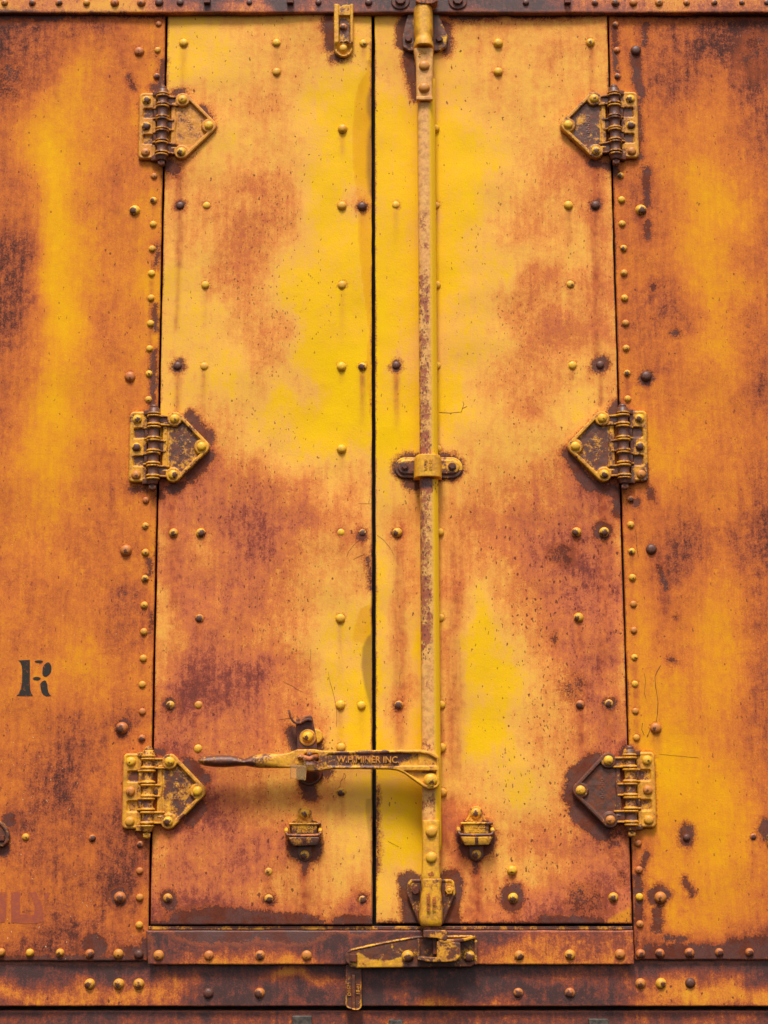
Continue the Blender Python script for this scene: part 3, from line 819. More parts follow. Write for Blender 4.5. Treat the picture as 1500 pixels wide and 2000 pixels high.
# ---- rivets
SURV = {lw.name: LEFT_WALL, rw.name: RIGHT_WALL, ld.name: LEFT_DOOR, rd_.name: RIGHT_DOOR}
for (x, y, k) in [(359,84,'y'),(540,84,'y'),(540,141,'y'),(710,85,'t'),(669,251,'y'),(352,402,'d'),(404,402,'y'),(668,402,'y'),(707,403,'d'),(401,557,'y'),(668,557,'y'),(347,715,'d'),
    (399,716,'y'),(667,716,'y'),(708,716,'H'),(667,877,'y'),(339,1041,'h'),(392,1041,'H'),(666,1040,'y'),(708,1041,'H'),(390,1208,'H'),(665,1208,'y'),(333,1377,'h'),(388,1377,'o'),
    (665,1377,'y'),(706,1378,'y'),(387,1462,'y'),(666,1460,'y'),(666,1547,'H'),(525,1702,'t'),(525,1755,'h'),(328,1754,'h'),(708,1757,'H')]:
    rivet(ld, x, y, 8.4, k)
for (x, y, k) in [(973,84,'y'),(1153,83,'t'),(973,140,'y'),(849,251,'y'),(773,401,'y'),(851,402,'y'),(1110,401,'y'),(1163,401,'d'),(853,557,'y'),(1114,556,'t'),(774,714,'d'),(853,715,'y'),
    (1118,714,'y'),(1172,713,'d'),(855,877,'y'),(776,1040,'h'),(858,1040,'y'),(1126,1039,'h'),(1180,1039,'H'),(860,1207,'y'),(1130,1206,'h'),(779,1377,'H'),(861,1377,'y'),
    (1133,1376,'b'),(1189,1374,'h'),(862,1461,'y'),(863,1548,'y'),(1000,1700,'t'),(1002,1754,'h'),(1198,1753,'h')]:
    rivet(rd_, x, y, 8.4, k)
for (x, y, k) in [(310,47,'r'),(308,98,'o'),(306,149,'b'),(301,344,'r'),(300,391,'h'),(299,438,'y'),(297,486,'y'),(296,534,'y'),(295,582,'y'),(294,632,'y'),(292,681,'y'),(291,730,'t'),(290,780,'t'),
    (285,977,'r'),(284,1027,'t'),(284,1079,'t'),(283,1130,'h'),(282,1182,'t'),(281,1234,'t'),(280,1286,'o'),(278,1337,'o'),(278,1390,'o'),(277,1442,'b'),(274,1649,'b'),(273,1701,'o'),(273,1753,'o'),(272,1807,'o'),
    (50,1635,'t'),(180,1637,'b')]:
    rivet(lw, x, y, 6.5, k)
for (x, y, k) in [(272,101,'r'),(263,411,'h'),(254,736,'r'),(246,1075,'r'),(238,1422,'b'),(234,1753,'b')]: rivet(lw, x, y, 10.2, k)
for (x, y, k) in [(2,1860,'o'),(58,1861,'y'),(117,1861,'h'),(175,1863,'b'),(231,1863,'t'),(271,1864,'d')]: rivet(lw, x, y, 8 if x > 150 else 6.8, k)
for i, (x, y) in enumerate([(1202,48),(1205,98),(1206,149),(1212,343),(1214,390),(1215,437),(1218,485),(1219,533),(1220,582),(1222,631),(1223,680),(1225,729),(1226,779),(1231,975),(1232,1025),(1234,1077),
    (1235,1128),(1237,1180),(1238,1231),(1239,1284),(1240,1336),(1241,1389),(1243,1441),(1246,1647),(1248,1699),(1249,1752),(1250,1805)]):
    rivet(rw, x, y, 6.5, 'brb' [i] if i < 3 else 'htthtttthtbthtoottoorrtr'[i - 3])
for (x, y, k) in [(1242,99,'d'),(1252,410,'h'),(1262,735,'d'),(1272,1073,'d'),(1281,1422,'r'),(1290,1753,'r')]: rivet(rw, x, y, 10.2, k)
for (x, y, k, r) in [(1251,1863,'b',8),(1289,1862,'b',8),(1347,1861,'b',8),(1405,1860,'b',6.8),(1464,1860,'b',6.8),(1341,1636,'d',6.5),(1471,1634,'b',6.5)]: rivet(rw, x, y, r, k)
for (x, y, k) in [(310,1866,'r'),(408,1866,'r'),(508,1866,'b'),(599,1866,'r'),(1014,1866,'q'),(1113,1865,'q'),(1211,1864,'r')]: rivet(th, x, y, 9, k, 6)
for (x, y, k) in [(175,1922,'q'),(232,1922,'q'),(271,1922,'q'),(407,1940,'d'),(507,1940,'b'),(1012,1939,'b'),(1113,1939,'b'),(1251,1921,'q'),(1291,1921,'q'),(1348,1920,'d')]: rivet(si, x, y, 9.2, k, -9)
for (x, k, r) in [(9,'r',6.5),(63,'b',6.5),(115,'b',6.5),(169,'o',6.5),(224,'r',8),(276,'r',8),(311,'d',8),(352,'d',7),(487,'d',6),(622,'d',6),(720,'d',7),(1027,'d',6),(1162,'b',6.5),(1202,'b',8),
    (1237,'r',8),(1287,'r',8),(1341,'r',6.5),(1395,'b',6.5),(1449,'b',6.5),(1498,'b',6.5)]: rivet(hd, x, 5, r, k, 13)
for x in (405, 567, 1108): hexbolt(hd, x, 3, 9.5, 13, M_RUST, 'nut', 4, .8, .9, math.pi / 4)
for x in (782, 894): hexbolt(hd, x, 2, 11, 13, M_RUST, 'bolt', 8, .7, .95, .3, 1.75)

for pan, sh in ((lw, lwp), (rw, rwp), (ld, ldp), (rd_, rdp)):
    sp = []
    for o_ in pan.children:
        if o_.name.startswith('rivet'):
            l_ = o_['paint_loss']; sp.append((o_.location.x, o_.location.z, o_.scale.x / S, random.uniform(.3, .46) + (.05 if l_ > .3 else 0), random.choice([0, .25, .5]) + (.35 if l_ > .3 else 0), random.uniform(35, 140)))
    runoff_and_contact_shade(sh, sp)
# ---- painted letters and cracks on the left and right walls
def flatpoly(name, parent, polys, mat, d=1.5, th=.5):
    o = wloc(parent); vs = []; fs = []
    for pts in polys:
        n = len(pts); b = len(vs)
        for dd in (-.6, .45):
            for x, y in pts:
                wx, wz = PA(x, y, 0); hh = float(HF[parent.name](np.array([x]), np.array([y]))[0]); vs.append((float(wx) - o.x, -(hh + dd) * S - o.y, float(wz) - o.z))
        fs.append(tuple(range(b + n, b + 2 * n))); fs += [(b + i, b + (i + 1) % n, b + n + (i + 1) % n, b + n + i) for i in range(n)]
    me = mesh_py(name, vs, fs); bm_fix(me); return link(name, me, mat, parent)
def smoothpoly(pts, k=3):
    for _ in range(k):
        out = []
        for i in range(len(pts)):
            a, b = pts[i], pts[(i + 1) % len(pts)]
            out += [(a[0] * .75 + b[0] * .25, a[1] * .75 + b[1] * .25), (a[0] * .25 + b[0] * .75, a[1] * .25 + b[1] * .75)]
        pts = out
    return pts
z3 = lambda pts: [(x / 3, 1000 + y / 3) for x, y in pts]
stem = z3([(108,870),(176,867),(176,1000),(178,1040),(184,1062),(195,1079),(98,1078),(112,1062),(122,1040),(130,1000),(131,930),(128,900),(120,882)])
bowl_top = smoothpoly(z3([(203,874),(228,868),(254,872),(251,882),(238,888),(205,881)]), 2)
bowl = smoothpoly(z3([(252,905),(280,876),(300,893),(303,925),(296,948),(268,970),(248,955),(250,930)]), 2)
bar = smoothpoly(z3([(191,972),(218,964),(246,974),(224,990),(194,983)]), 2)
leg = z3([(237,1008),(244,996),(262,986),(270,990),(278,1010),(280,1035),(284,1055),(291,1068),(301,1078),(272,1081),(254,1071),(244,1055),(239,1030)])
flatpoly('stencil_letter', lw, [stem, bowl_top, bowl, bar, leg], M_STENCIL, 2.6, 2.2)
flatpoly('faded_letter', lw, [[(-30,1742),(13,1742),(12,1790),(9,1802),(-30,1802)]], M_GHOST, 2.6, 2.2)
flatpoly('faded_letter', lw, [[(22,1742.5),(39,1742),(39.5,1787),(22,1787)],[(22,1787),(50,1786),(66,1788),(84,1788),(85.5,1800),(70,1804),(48,1804),(22,1802)]], M_GHOST, 2.6, 2.2)
flatpoly('faded_letter', lw, [[(57,1742),(71,1742.5),(77,1757),(83,1771),(84,1788),(66,1788),(69,1773),(64,1757)],[(86,1748),(91,1744),(98,1743),(95,1752),(89,1759)]], M_GHOST, 2.6, 2.2)
def crack(pts, w=1.3):
    out = []; w *= .5
    for i in range(len(pts) - 1):
        (x0, y0), (x1, y1) = pts[i], pts[i + 1]; L = math.hypot(x1 - x0, y1 - y0); nx_, ny_ = -(y1 - y0) / L, (x1 - x0) / L
        a, b = w * random.uniform(.5, 1), w * random.uniform(.4, 1)
        out.append([(x0 + nx_ * a / 2, y0 + ny_ * a / 2), (x1 + nx_ * b / 2, y1 + ny_ * b / 2), (x1 - nx_ * b / 2, y1 - ny_ * b / 2), (x0 - nx_ * a / 2, y0 - ny_ * a / 2)])
    return out
def wig(x0, y0, x1, y1, n=6, amp=2):
    return [(x0 + (x1 - x0) * i / n + (random.uniform(-amp, amp) if 0 < i < n else 0), y0 + (y1 - y0) * i / n) for i in range(n + 1)]
flatpoly('paint_crack', rw, crack([(1290,1300),(1283,1312),(1279,1322),(1280,1340),(1283,1356),(1285,1372),(1284,1395),(1281,1412),(1270,1424),(1264,1440)], 2.6) + crack([(1258,1315),(1261,1330),(1258,1352),(1262,1366)], 1.6)
    + crack([(1255,1412),(1253,1424),(1258,1436)], 2) + crack(wig(1240,1032,1247,1088, 6, 2), 1.8) + crack(wig(1288,1473,1365,1480, 7, 1), .6), M_CRACK, 2.2, 1.8)
flatpoly('paint_crack', rd_, crack([(858,806),(880,807),(901,805),(903,798),(906,790)], 1.8) + crack([(903,798),(912,794)], 2.2) + crack([(906,790),(904,784)], 2) + crack([(737,1045),(750,1055),(762,1070),(770,1084)], 1.3)
    + crack(wig(758,1643,779,1654, 5, 1), 1.3) + crack(wig(781,1308,781,1340, 5, 1), 1.1), M_CRACK, 2.0, 1.6)
flatpoly('paint_crack', ld, crack([(703,1054),(690,1066),(681,1078),(677,1088)], 1.2) + crack([(641,1312),(644,1330),(650,1350),(657,1380),(658,1400),(657,1420)], 1.6) + crack(wig(552,1330,592,1352, 6, 1.5), .9)
    + crack([(712,1083),(700,1088),(690,1093)], .8) + crack(wig(672,1510,663,1540, 6, 2), 1.6) + crack([(672,1510),(676,1516),(672,1522)], 1.5) + crack(wig(572,1402,545,1406, 5, 3), 1.5)
    + crack(wig(607,1268,606,1310, 5, 1.5), 1.3) + crack(wig(700,984,726,984, 4, .6), 1), M_CRACK, 2.0, 1.6)

# ================================================================== HINGES
SH = S * 1.0
def lathe_z(prof, n=20, cy=0.0):
    """prof (r, z) about a vertical axis at depth cy (px units, local)"""
    vs = []; fs = []
    for r, z in prof:
        for k in range(n): a = 2 * math.pi * k / n; vs.append((r * math.cos(a), -cy + r * math.sin(a), z))
    for i in range(len(prof) - 1):
        for k in range(n): fs.append((i * n + k, i * n + (k + 1) % n, (i + 1) * n + (k + 1) % n, (i + 1) * n + k))
    fs.append(tuple(range(n))); fs.append(tuple(range((len(prof) - 1) * n, len(prof) * n)))
    return vs, fs
def boxv(x0, x1, d0, d1, z0, z1, d1b=None):
    d1b = d1 if d1b is None else d1b
    v = [(x0, -d0, z0), (x1, -d0, z0), (x1, -d1b, z0), (x0, -d1, z0), (x0, -d0, z1), (x1, -d0, z1), (x1, -d1b, z1), (x0, -d1, z1)]
    return v, [(0, 1, 2, 3), (4, 5, 6, 7), (0, 1, 5, 4), (1, 2, 6, 5), (2, 3, 7, 6), (3, 0, 4, 7)]
def joinm(name, parts, mx, sc):
    vs = []; fs = []
    for v, f in parts:
        b = len(vs); vs += [(x * mx * sc, y * sc, z * sc) for x, y, z in v]; fs += [tuple(i + b for i in t) for t in f]
    me = mesh_py(name, vs, fs); bm_fix(me)
    for p in me.polygons: p.use_smooth = True
    bb = []
    for v, f in parts:   # paint has survived on the flanges and ribs, not on the barrels
        for x, y, z in v:
            if len(v) == 8: bb.append(-.7 if abs(v[0][2] - v[4][2]) < 5 else .25)
            else: bb.append(-.8 if math.hypot(x, y + 13) > 12.4 else .3)
    a = me.attributes.new('bare', 'FLOAT', 'POINT'); a.data.foreach_set('value', np.array(bb, np.float32))
    return me
def make_hinge(mx):
    """one cast strap hinge, wall leaf to the left for mx=1; returns part meshes"""
    kx = lambda x: x * mx
    W_S = lambda x, y: d_box(kx(x), y, -48.5, -72, -12.5, 70, 9)
    def W_H(x, y):
        x = kx(x); h = np.full(x.shape, 8.5)
        for yc in (-28, 28):
            d = d_box(x, y, -40, yc - 10.5, -5, yc + 10.5, 4); h = h - 4.6 * sm(1.6, -2.2, d)
        h = h - 2.2 * sm(-22, -17, x) * 1.0
        d = np.abs(W_S(x * mx, y) + 4); h = h + .8 * sm(3, 0, d)
        return h + (vnoise(x + 90, y + 90, 9, 2) - .5) * .9
    def W_B(x, y):
        x = kx(x); b = np.zeros(x.shape)
        for yc in (-28, 28): b = np.maximum(b, sm(2, -3, d_box(x, y, -39, yc - 10, -5, yc + 10, 4)))
        return np.maximum(b * .75, .55 * sm(-24, -16, x)) - .25
    T = [(40, -56), (94, 0), (39, 56)]
    D_S = lambda x, y: np.minimum(d_poly(kx(x), y, T, 15), d_box(kx(x), y, 16.5, -50, 46, 50, 2))
    def D_H(x, y):
        s = D_S(x, y); x = kx(x); inner = -s
        h = np.full(x.shape, 5.0)
        rimw = np.where(x > 46, 7.5, 0)
        h = h + 6.5 * sm(rimw + 1.2, rimw - 1.2, inner) * (x > 40)
        for (a, b) in T: h = np.maximum(h, 5 + 6.5 * sm(16.5, 13.5, np.hypot(x - a, y - b)))
        h = np.maximum(h, 5 + 3.6 * sm(28, 25, x + 1.2 * np.sin(y / 7)))
        for yc in (-56, 56): h = np.maximum(h, 5 + 5.5 * sm(1.5, -1.5, d_box(x, y, 0, yc - 11, 42, yc + 11, 2)))
        # cast figures in the pan, too worn to read
        for i in range(5): h = h + .8 * sm(1.4, .4, np.abs(d_box(x, y, 50, -22 + 8 * i, 55, -17 + 8 * i, 1)))
        return h + (vnoise(x + 90, y + 90, 8, 5) - .5) * .9
    def D_B(x, y):
        s = D_S(x, y); x = kx(x)
        pan = sm(7, 10, -s) * (x > 29) * np.minimum.reduce([sm(14, 17, np.hypot(x - a, y - b)) for a, b in T])
        return pan * .45 + .35 * sm(6, -2, y) * 0 - .15
    R0 = lambda prof: lathe_z(prof, 20, 13)
    def knuckle(z0, z1):
        return R0([(8, z0 + .2), (13.4, z0 + .4), (14.4, z0 + 2), (13.6, z0 + 4), (11, z0 + 5.6), (10.4, (z0 + z1) / 2), (11, z1 - 5.6), (13.6, z1 - 4), (14.4, z1 - 2), (13.4, z1 - .4), (8, z1 - .2)])
    door = []; wall = []
    for z0, z1 in ((42, 63), (-11, 14), (-61, -37)):
        e = 32 if abs(z0 + z1) > 60 else 24
        door.append([knuckle(z0, z1), boxv(2, e - 4, 4, 14, z0 + 3, z1 - 3, 8.2), boxv(2, e, 4, 19, z0 + .3, z0 + 4, 9.5), boxv(2, e, 4, 19, z1 - 4, z1 - .3, 9.5)])
    for z0, z1 in ((14.6, 40.8), (-36, -11.6)):
        wall.append([knuckle(z0, z1), boxv(-19, -2, 3, 7, z0 + 3, z1 - 3, 14), boxv(-21, -2, 3, 7.5, z0 + .3, z0 + 4, 19), boxv(-21, -2, 3, 7.5, z1 - 4, z1 - .3, 19)])
    wall.append([R0([(9, 64), (13.4, 64.4), (13.6, 67), (12, 69), (11.2, 75), (9.5, 77.5), (5, 78)]), boxv(-22, -1, 3, 8.6, 64.6, 74, 17)])
    wall.append([R0([(5, -76), (9.5, -75.5), (10.4, -70), (11.6, -67), (13.4, -65), (13.2, -62.6), (9, -62.2)]), boxv(-22, -1, 3, 8.6, -74, -63, 17)])
    pin = [R0([(4, -88), (5.2, -86), (5.6, -84), (5.6, 77.4), (8, 77.6), (8.4, 79), (7.4, 82), (4, 84.5), (1, 85)]), boxv(-7, 6.5, 8, 18, -86, -78)]
    return W_S, W_H, W_B, D_S, D_H, D_B, door, wall, pin
_hinge_cache = {}
def hinge(xa, yc, mx, label, losses):
    """losses: wall leaf, door leaf, knuckles paint loss; tone"""
    root = thing('strap_hinge', P(xa, yc, 0), label, 'hinge', 'strap hinges of the two doors')
    lw_, ld_, lk_, tone = losses
    if mx not in _hinge_cache:
        W_S, W_H, W_B, D_S, D_H, D_B, door, wall, pin = make_hinge(mx)
        bw = (-50, -74, -10, 72) if mx == 1 else (10, -74, 50, 72); bd = (15, -73, 111, 73) if mx == 1 else (-111, -73, -15, 73)
        a = relief('wall_leaf', None, M_IRON, bw, 1.0, W_S, W_H, 0, None, 1, 2.6, W_B, (0, 0, SH))
        b = relief('door_leaf', None, M_IRON, bd, 1.0, D_S, D_H, 0, None, 1, 2.6, D_B, (0, 0, SH))
        for t in (a, b): t.parent = root
        kw = [link('knuckle', joinm('knuckle', m_, mx, SH), M_IRON, a) for m_ in wall]; kd = [link('knuckle', joinm('knuckle', m_, mx, SH), M_IRON, b) for m_ in door]
        for t in kw + kd: bevel(t, 1.1 * S, 2, 50)
        p_ = link('hinge_pin', joinm('hinge_pin', pin, mx, SH), M_IRON, root); bevel(p_, .8 * S, 1, 50)
        ps = [a, b, p_] + kw + kd; _hinge_cache[mx] = ps
    else:
        src = _hinge_cache[mx]; ps = []
        for o in src:
            n = o.copy(); COL.objects.link(n); ps.append(n)
        for i_, n in enumerate(ps): n.parent = root if i_ < 3 else ps[0] if i_ < 7 else ps[1]
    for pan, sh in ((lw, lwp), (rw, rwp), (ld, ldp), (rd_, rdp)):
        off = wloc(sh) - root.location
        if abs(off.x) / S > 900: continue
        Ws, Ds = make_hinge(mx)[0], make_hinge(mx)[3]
        runoff_and_contact_shade(sh, [], lambda X_, Z_: np.minimum(Ws((X_ + off.x) / S, -(Z_ + off.z) / S), Ds((X_ + off.x) / S, -(Z_ + off.z) / S)))
    for o, l in zip(ps, [lw_, ld_, lk_] + [lk_] * 4 + [lk_ + .05] * 3): o['paint_loss'] = l; o['tone'] = tone
    def hr(par, x, z, h, kind):
        ob = RIVC(9.0, kind); ob.parent = par; ob.location = (x * mx * SH, -h * SH, z * SH)
    kinds = random.choice(['rrhtth', 'trthHt', 'hrtyht'])
    for i, z in enumerate((56, 0, -56)): hr(ps[0], -33.5, z, 8, 'tro'[i] if lw_ < .1 else 'hHr'[i])
    for i, (x, z) in enumerate(((40, 56), (94, 0), (39, -56))): hr(ps[1], x, z, 11, ('t', 'y', 'h')[i] if ld_ < .4 else ('t', 't', 'r')[i])
    return root
def RIVC(r, kind):
    k = random.randrange(3); ob = _rivet0[k].copy(); ob.name = 'rivet'; COL.objects.link(ob)
    s_ = r * S; ob.scale = (s_, s_, s_); l, t = KIND[kind]; ob['paint_loss'] = l + random.uniform(-.1, .1); ob['tone'] = t; ob.rotation_euler = (0, random.uniform(-.4, .4), 0)
    return ob
hinge(318.5, 249.5, 1, 'topmost hinge of the left door, its pan faded to peach', (.12, -.1, .86, .6))
hinge(301.5, 875, 1, 'middle hinge of the left door, with a grey bare patch beside its rivets', (.28, .28, .72, .3))
hinge(290.5, 1546, 1, 'lowest hinge of the left door, still mostly yellow, by the handle grip', (.05, .22, .14, .38))
hinge(1199, 247.5, -1, 'topmost hinge of the right door, with dark iron knuckles', (.26, .34, .9, .45))
hinge(1216, 873.5, -1, 'middle hinge of the right door, with a dark stain on its lower left side', (.48, .34, .76, .35))
hinge(1229.5, 1543.5, -1, 'lowest hinge of the right door, its brown pan ringed by a purple stain', (.02, .85, .34, .38))

# ================================================================== LOCK ROD AND GUIDES
rod = thing('lock_rod', P(838, 1000, 14), 'long upright faded peach lock rod running down the right door', 'lock rod')
def rodx(y): return 815.3 + (y - 200) * (823.5 - 815.3) / 1260, 850 + (y - 200) * (861 - 850) / 1260
secs = []
for y in np.linspace(150, 1660, 120):
    a, b = rodx(y); a += (vnoise(np.array([y]), np.array([3.]), 30, 7)[0] - .5) * .8
    prof = [(a, 14), (a, 27), (a + .9, 31), (a + 4, 34), (a + 9, 35.6), (a + 16, 36.2), (b - 14, 35.6), (b - 9.5, 34), (b - 7.5, 32), (b - 1, 25), (b, 22), (b, 14)]
    secs.append([(x, y, d) for x, d in prof])
bar_ = loft('bar', rod, M_ROD, secs, 34); bar_['paint_loss'] = .0; bar_['tone'] = .1
# bare / rusty stretches of the rod
me = bar_.data; n = len(secs[0]); bv = np.zeros(len(me.vertices), np.float32); fl = bv.copy()
for i, sct in enumerate(secs):
    y = sct[0][1]
    v = .65 * np.exp(-((y - 880) / 9) ** 2) * 2 + 1.25 * np.exp(-((y - 945) / 22) ** 2) + .5 * np.exp(-((y - 1462) / 8) ** 2) * 1.6 + .55 * np.exp(-((y - 1570) / 30) ** 2)
    pitz = .62 * sm(480, 560, y) * sm(885, 860, y) * (.75 + .5 * vnoise(np.array([y]), np.array([9.]), 60, 5)[0]) + .8 * sm(940, 1010, y) * sm(1320, 1260, y) * (.7 + .6 * vnoise(np.array([y]), np.array([4.]), 60, 6)[0]) + .25 * sm(380, 430, y) * sm(520, 470, y)
    for j, (x, _, d) in enumerate(sct):
        left = 1.0 if j < 6 else .35
        bv[i * n + j] = v + pitz * left - (.5 if j >= 7 else .25 if j < 2 else 0); fl[i * n + j] = 1.0 if (j >= 7 or j < 2) else 0
a_ = me.attributes.new('bare', 'FLOAT', 'POINT'); a_.data.foreach_set('value', bv); a_ = me.attributes.new('flank', 'FLOAT', 'POINT'); a_.data.foreach_set('value', fl)
bar_.data.polygons.foreach_set('use_smooth', [True] * len(me.polygons)); bevel(bar_, .3 * S, 1, 60)
def socket(name, yt, yb, xs, mat, dtop, dbot, loss):
    sc_ = []
    for t in np.linspace(0, 1, 16):
        y = yt + (yb - yt) * t; xa = np.interp(y, [p[0] for p in xs], [p[1] for p in xs]); xb = np.interp(y, [p[0] for p in xs], [p[2] for p in xs]); dd = np.interp(y, [yt, yb], [dtop, dbot])
        sc_.append([(xa, y, 18), (xa, y, dd - 5), (xa + 1.4, y, dd - 1.6), (xa + 5, y, dd), (xb - 5, y, dd), (xb - 1.4, y, dd - 1.6), (xb, y, dd - 5), (xb, y, 18)])
    o = loft(name, rod, mat, sc_, 40); o['paint_loss'] = loss; o['tone'] = .12; bevel(o, 1.2 * S, 2, 45); return o
s1 = socket('end_fitting', 95, 194, [(95, 808.5, 845.5), (104, 809.5, 846), (118, 812.5, 845.5), (194, 813.5, 845)], M_ROD, 45, 42, -.22)
s1b = block('end_fitting_lip', s1, M_ROD, 813, 189, 845, 196, 36, 45, 1.6, 42); s1b['paint_loss'] = -.1; s1b['tone'] = .2
s2 = socket('end_fitting', 1602, 1717, [(1602, 825, 858.5), (1690, 824.5, 859), (1717, 823, 860)], M_IRON, 44, 46, -.3)
for (x, y, pr) in ((828.5, 129, s1), (828.5, 172, s1), (842.5, 1624.5, s2), (842.5, 1675, s2)): rivet(pr, x, y, 10.6, 'o' if y < 300 else 'y', 42.5 if y < 300 else 44.5)
writing(s1, '1810', 825, 101, 6, 45.5, M_IRON, -.12, .8); writing(s1, 'C', 819, 108, 6, 45.2, M_IRON, 0, .8)
writing(s2, '58', 842, 1708, 8, 46, M_RUST, .5, .9)
neck = block('rod_neck', rod, M_RUST, 829, 1800, 856, 1822, 20, 34, 1.5, 30); neck['paint_loss'] = .5
cam_ = prism('lock_cam', rod, M_IRON, [(827,1817),(834,1816),(871,1817),(873,1821),(873,1836),(868,1837),(853,1832),(830,1831),(827,1828)], 18, 46, 1.6, 40); cam_['paint_loss'] = .3; cam_['tone'] = .5
tong = block('cam_tongue', rod, M_RUST, 846, 1830, 853.5, 1864, 18, 34, 1, 34); tong['paint_loss'] = .6
nutx = prism('rod_nut', rod, M_RUST, [(812,-12),(854,-12),(855,4),(846,10),(822,10),(812,5)], 22, 52, 2, 46); nutx['paint_loss'] = .35
stub = block('rod_stub', rod, M_RUST, 816, -60, 850, -10, 22, 46, 2, 46)

def sleeve(name, par, yt, yb, xs, d0, dtop, dbot, loss, tone=.05, crown=0.0, sq=3.0):
    sc_ = []
    N = 22
    for i in range(N):
        t = i / (N - 1); y = yt + (yb - yt) * t
        xa = np.interp(y, [p[0] for p in xs], [p[1] for p in xs]); xb = np.interp(y, [p[0] for p in xs], [p[2] for p in xs]); dd = np.interp(t, [0, 1], [dtop, dbot])
        bulge = np.interp(y, [p[0] for p in xs], [p[3] if len(p) > 3 else 0 for p in xs])
        sc_.append(arch(xa, xb, y, d0, dd + bulge, 18, sq))
    o = loft(name, par, M_IRON, sc_, 42); o['paint_loss'] = loss; o['tone'] = tone; bevel(o, 1.4 * S, 2, 50); return o
def attr_bare(o, fn):
    me = o.data; v = np.array([fn(*vv.co) for vv in me.vertices], np.float32)
    a = me.attributes.new('bare', 'FLOAT', 'POINT'); a.data.foreach_set('value', v)

g1 = thing('rod_guide', P(828, 60, 0), 'pear-shaped rod guide with a long yellow sleeve at the very top of the rod', 'rod guide', 'guides holding the lock rod')
pl = [(804,22),(850,22),(858,48),(868,70),(866,88),(855,94),(800,94),(792,89),(791,74),(796,52)]
o = relief('guide_plate', g1, M_IRON, (780, 12, 878, 106), 1.0, lambda x, y: d_poly(x, y, pl, 6), lambda x, y: 7 + 0 * x + (vnoise(x, y, 8, 3) - .5), 0, 6, 1, 2.5, lambda x, y: .55 - .5 * sm(858, 868, x + (y - 60) * .2)); o['paint_loss'] = .3
for x in (797.5, 858): hexbolt(o, x, 77.5, 6.6, 7, M_RUST, 'bolt', 6, .8, .9, .2, 1.15)
sl = sleeve('sleeve', g1, 10, 91, [(10,809,845,0),(20,808,846,0),(58,808.5,847,0),(66,810.5,844.5,0),(72,811,844.5,0),(80,808,847.5,2),(91,808,848.5,3)], 6, 50, 54, -.3, .1)
writing(sl, '18ON65', 831.5, 50, 6.2, 50.2, M_IRON, -math.pi / 2, 1.6, sx=1.0); writing(sl, 'U 1881', 822.5, 50, 6.2, 49.2, M_IRON, -math.pi / 2, 1.6)

g2 = thing('rod_guide', P(836, 912, 0), 'stadium-shaped rod guide clamping the rod halfway down', 'rod guide', 'guides holding the lock rod')
o = relief('guide_plate', g2, M_IRON, (764, 886, 910, 942), 1.0, lambda x, y: d_caps(x, y, 791, 913.5, 883, 913.5, 20.5),
    lambda x, y: 5 + 3.5 * sm(-5.5, -8, d_caps(x, y, 791, 912.5, 883, 912.5, 20.5)) + (vnoise(x, y, 8, 9) - .5), 0, 5, 1, 2.2, lambda x, y: .75 * sm(-8, 2, y - 913 + 10 * np.cos((x - 791) / 30)) - .05); o['paint_loss'] = .12
for x in (790.5, 883): hexbolt(o, x, 911.5, 6.0, 8.5, M_RUST, 'bolt', 6, .9, .75, .2, 1.35)
sl = sleeve('sleeve', g2, 887, 931, [(887,812,861,0),(893,809.5,863,0),(931,808.5,864,0)], 4, 47, 47, -.32, .05, sq=3.4)
writing(sl, 'TAB10', 832, 908, 5.6, 47.3, M_IRON, math.pi / 2, 1.4); writing(sl, 'LS015I', 841.5, 907, 5.6, 47.3, M_IRON, math.pi / 2, 1.4)

g3 = thing('rod_guide', P(843, 1762, 0), 'triangular rod guide with a yellow sleeve at the foot of the rod', 'rod guide', 'guides holding the lock rod')
pl3 = [(806,1727),(878,1727),(880,1742),(858,1798),(826,1798),(805,1746)]
o = relief('guide_plate', g3, M_IRON, (788, 1708, 898, 1814), 1.0, lambda x, y: d_poly(x, y, pl3, 10), lambda x, y: 7.5 + 1.2 * sm(4, 1.5, np.abs(d_poly(x, y, pl3, 7))) + (vnoise(x, y, 8, 4) - .5), 0, 7, 1, 2.5,
    lambda x, y: .5 - .75 * sm(860, 872, x) * sm(1752, 1738, y)); o['paint_loss'] = .3
h1 = hexbolt(o, 811.5, 1738.5, 8, 8, M_RUST, 'bolt', 6, 1.0, 1.0, .3, 0); h2 = hexbolt(o, 877, 1738.5, 8, 8, M_IRON, 'bolt', 6, .7, -.1, .1, 0); rivet(o, 877.5, 1738.5, 4.2, 'y', 13.5, 'bolt_end')
sl = sleeve('sleeve', g3, 1716, 1809, [(1716,822.5,863,0),(1728,823,862.5,0),(1738,824.3,861,0),(1748,822.3,863,0),(1775,820,865,0),(1795,818.5,865,0),(1803,820,864,-1),(1809,822.5,862,-4)], 5, 47, 47, .08, .15, sq=7)
writing(sl, '18ON66', 837, 1763, 6.6, 50.2, M_RUST, math.pi / 2, 1.6, sx=1.05); writing(sl, 'T 188I', 848.5, 1765, 6.6, 50.2, M_RUST, math.pi / 2, 1.6)

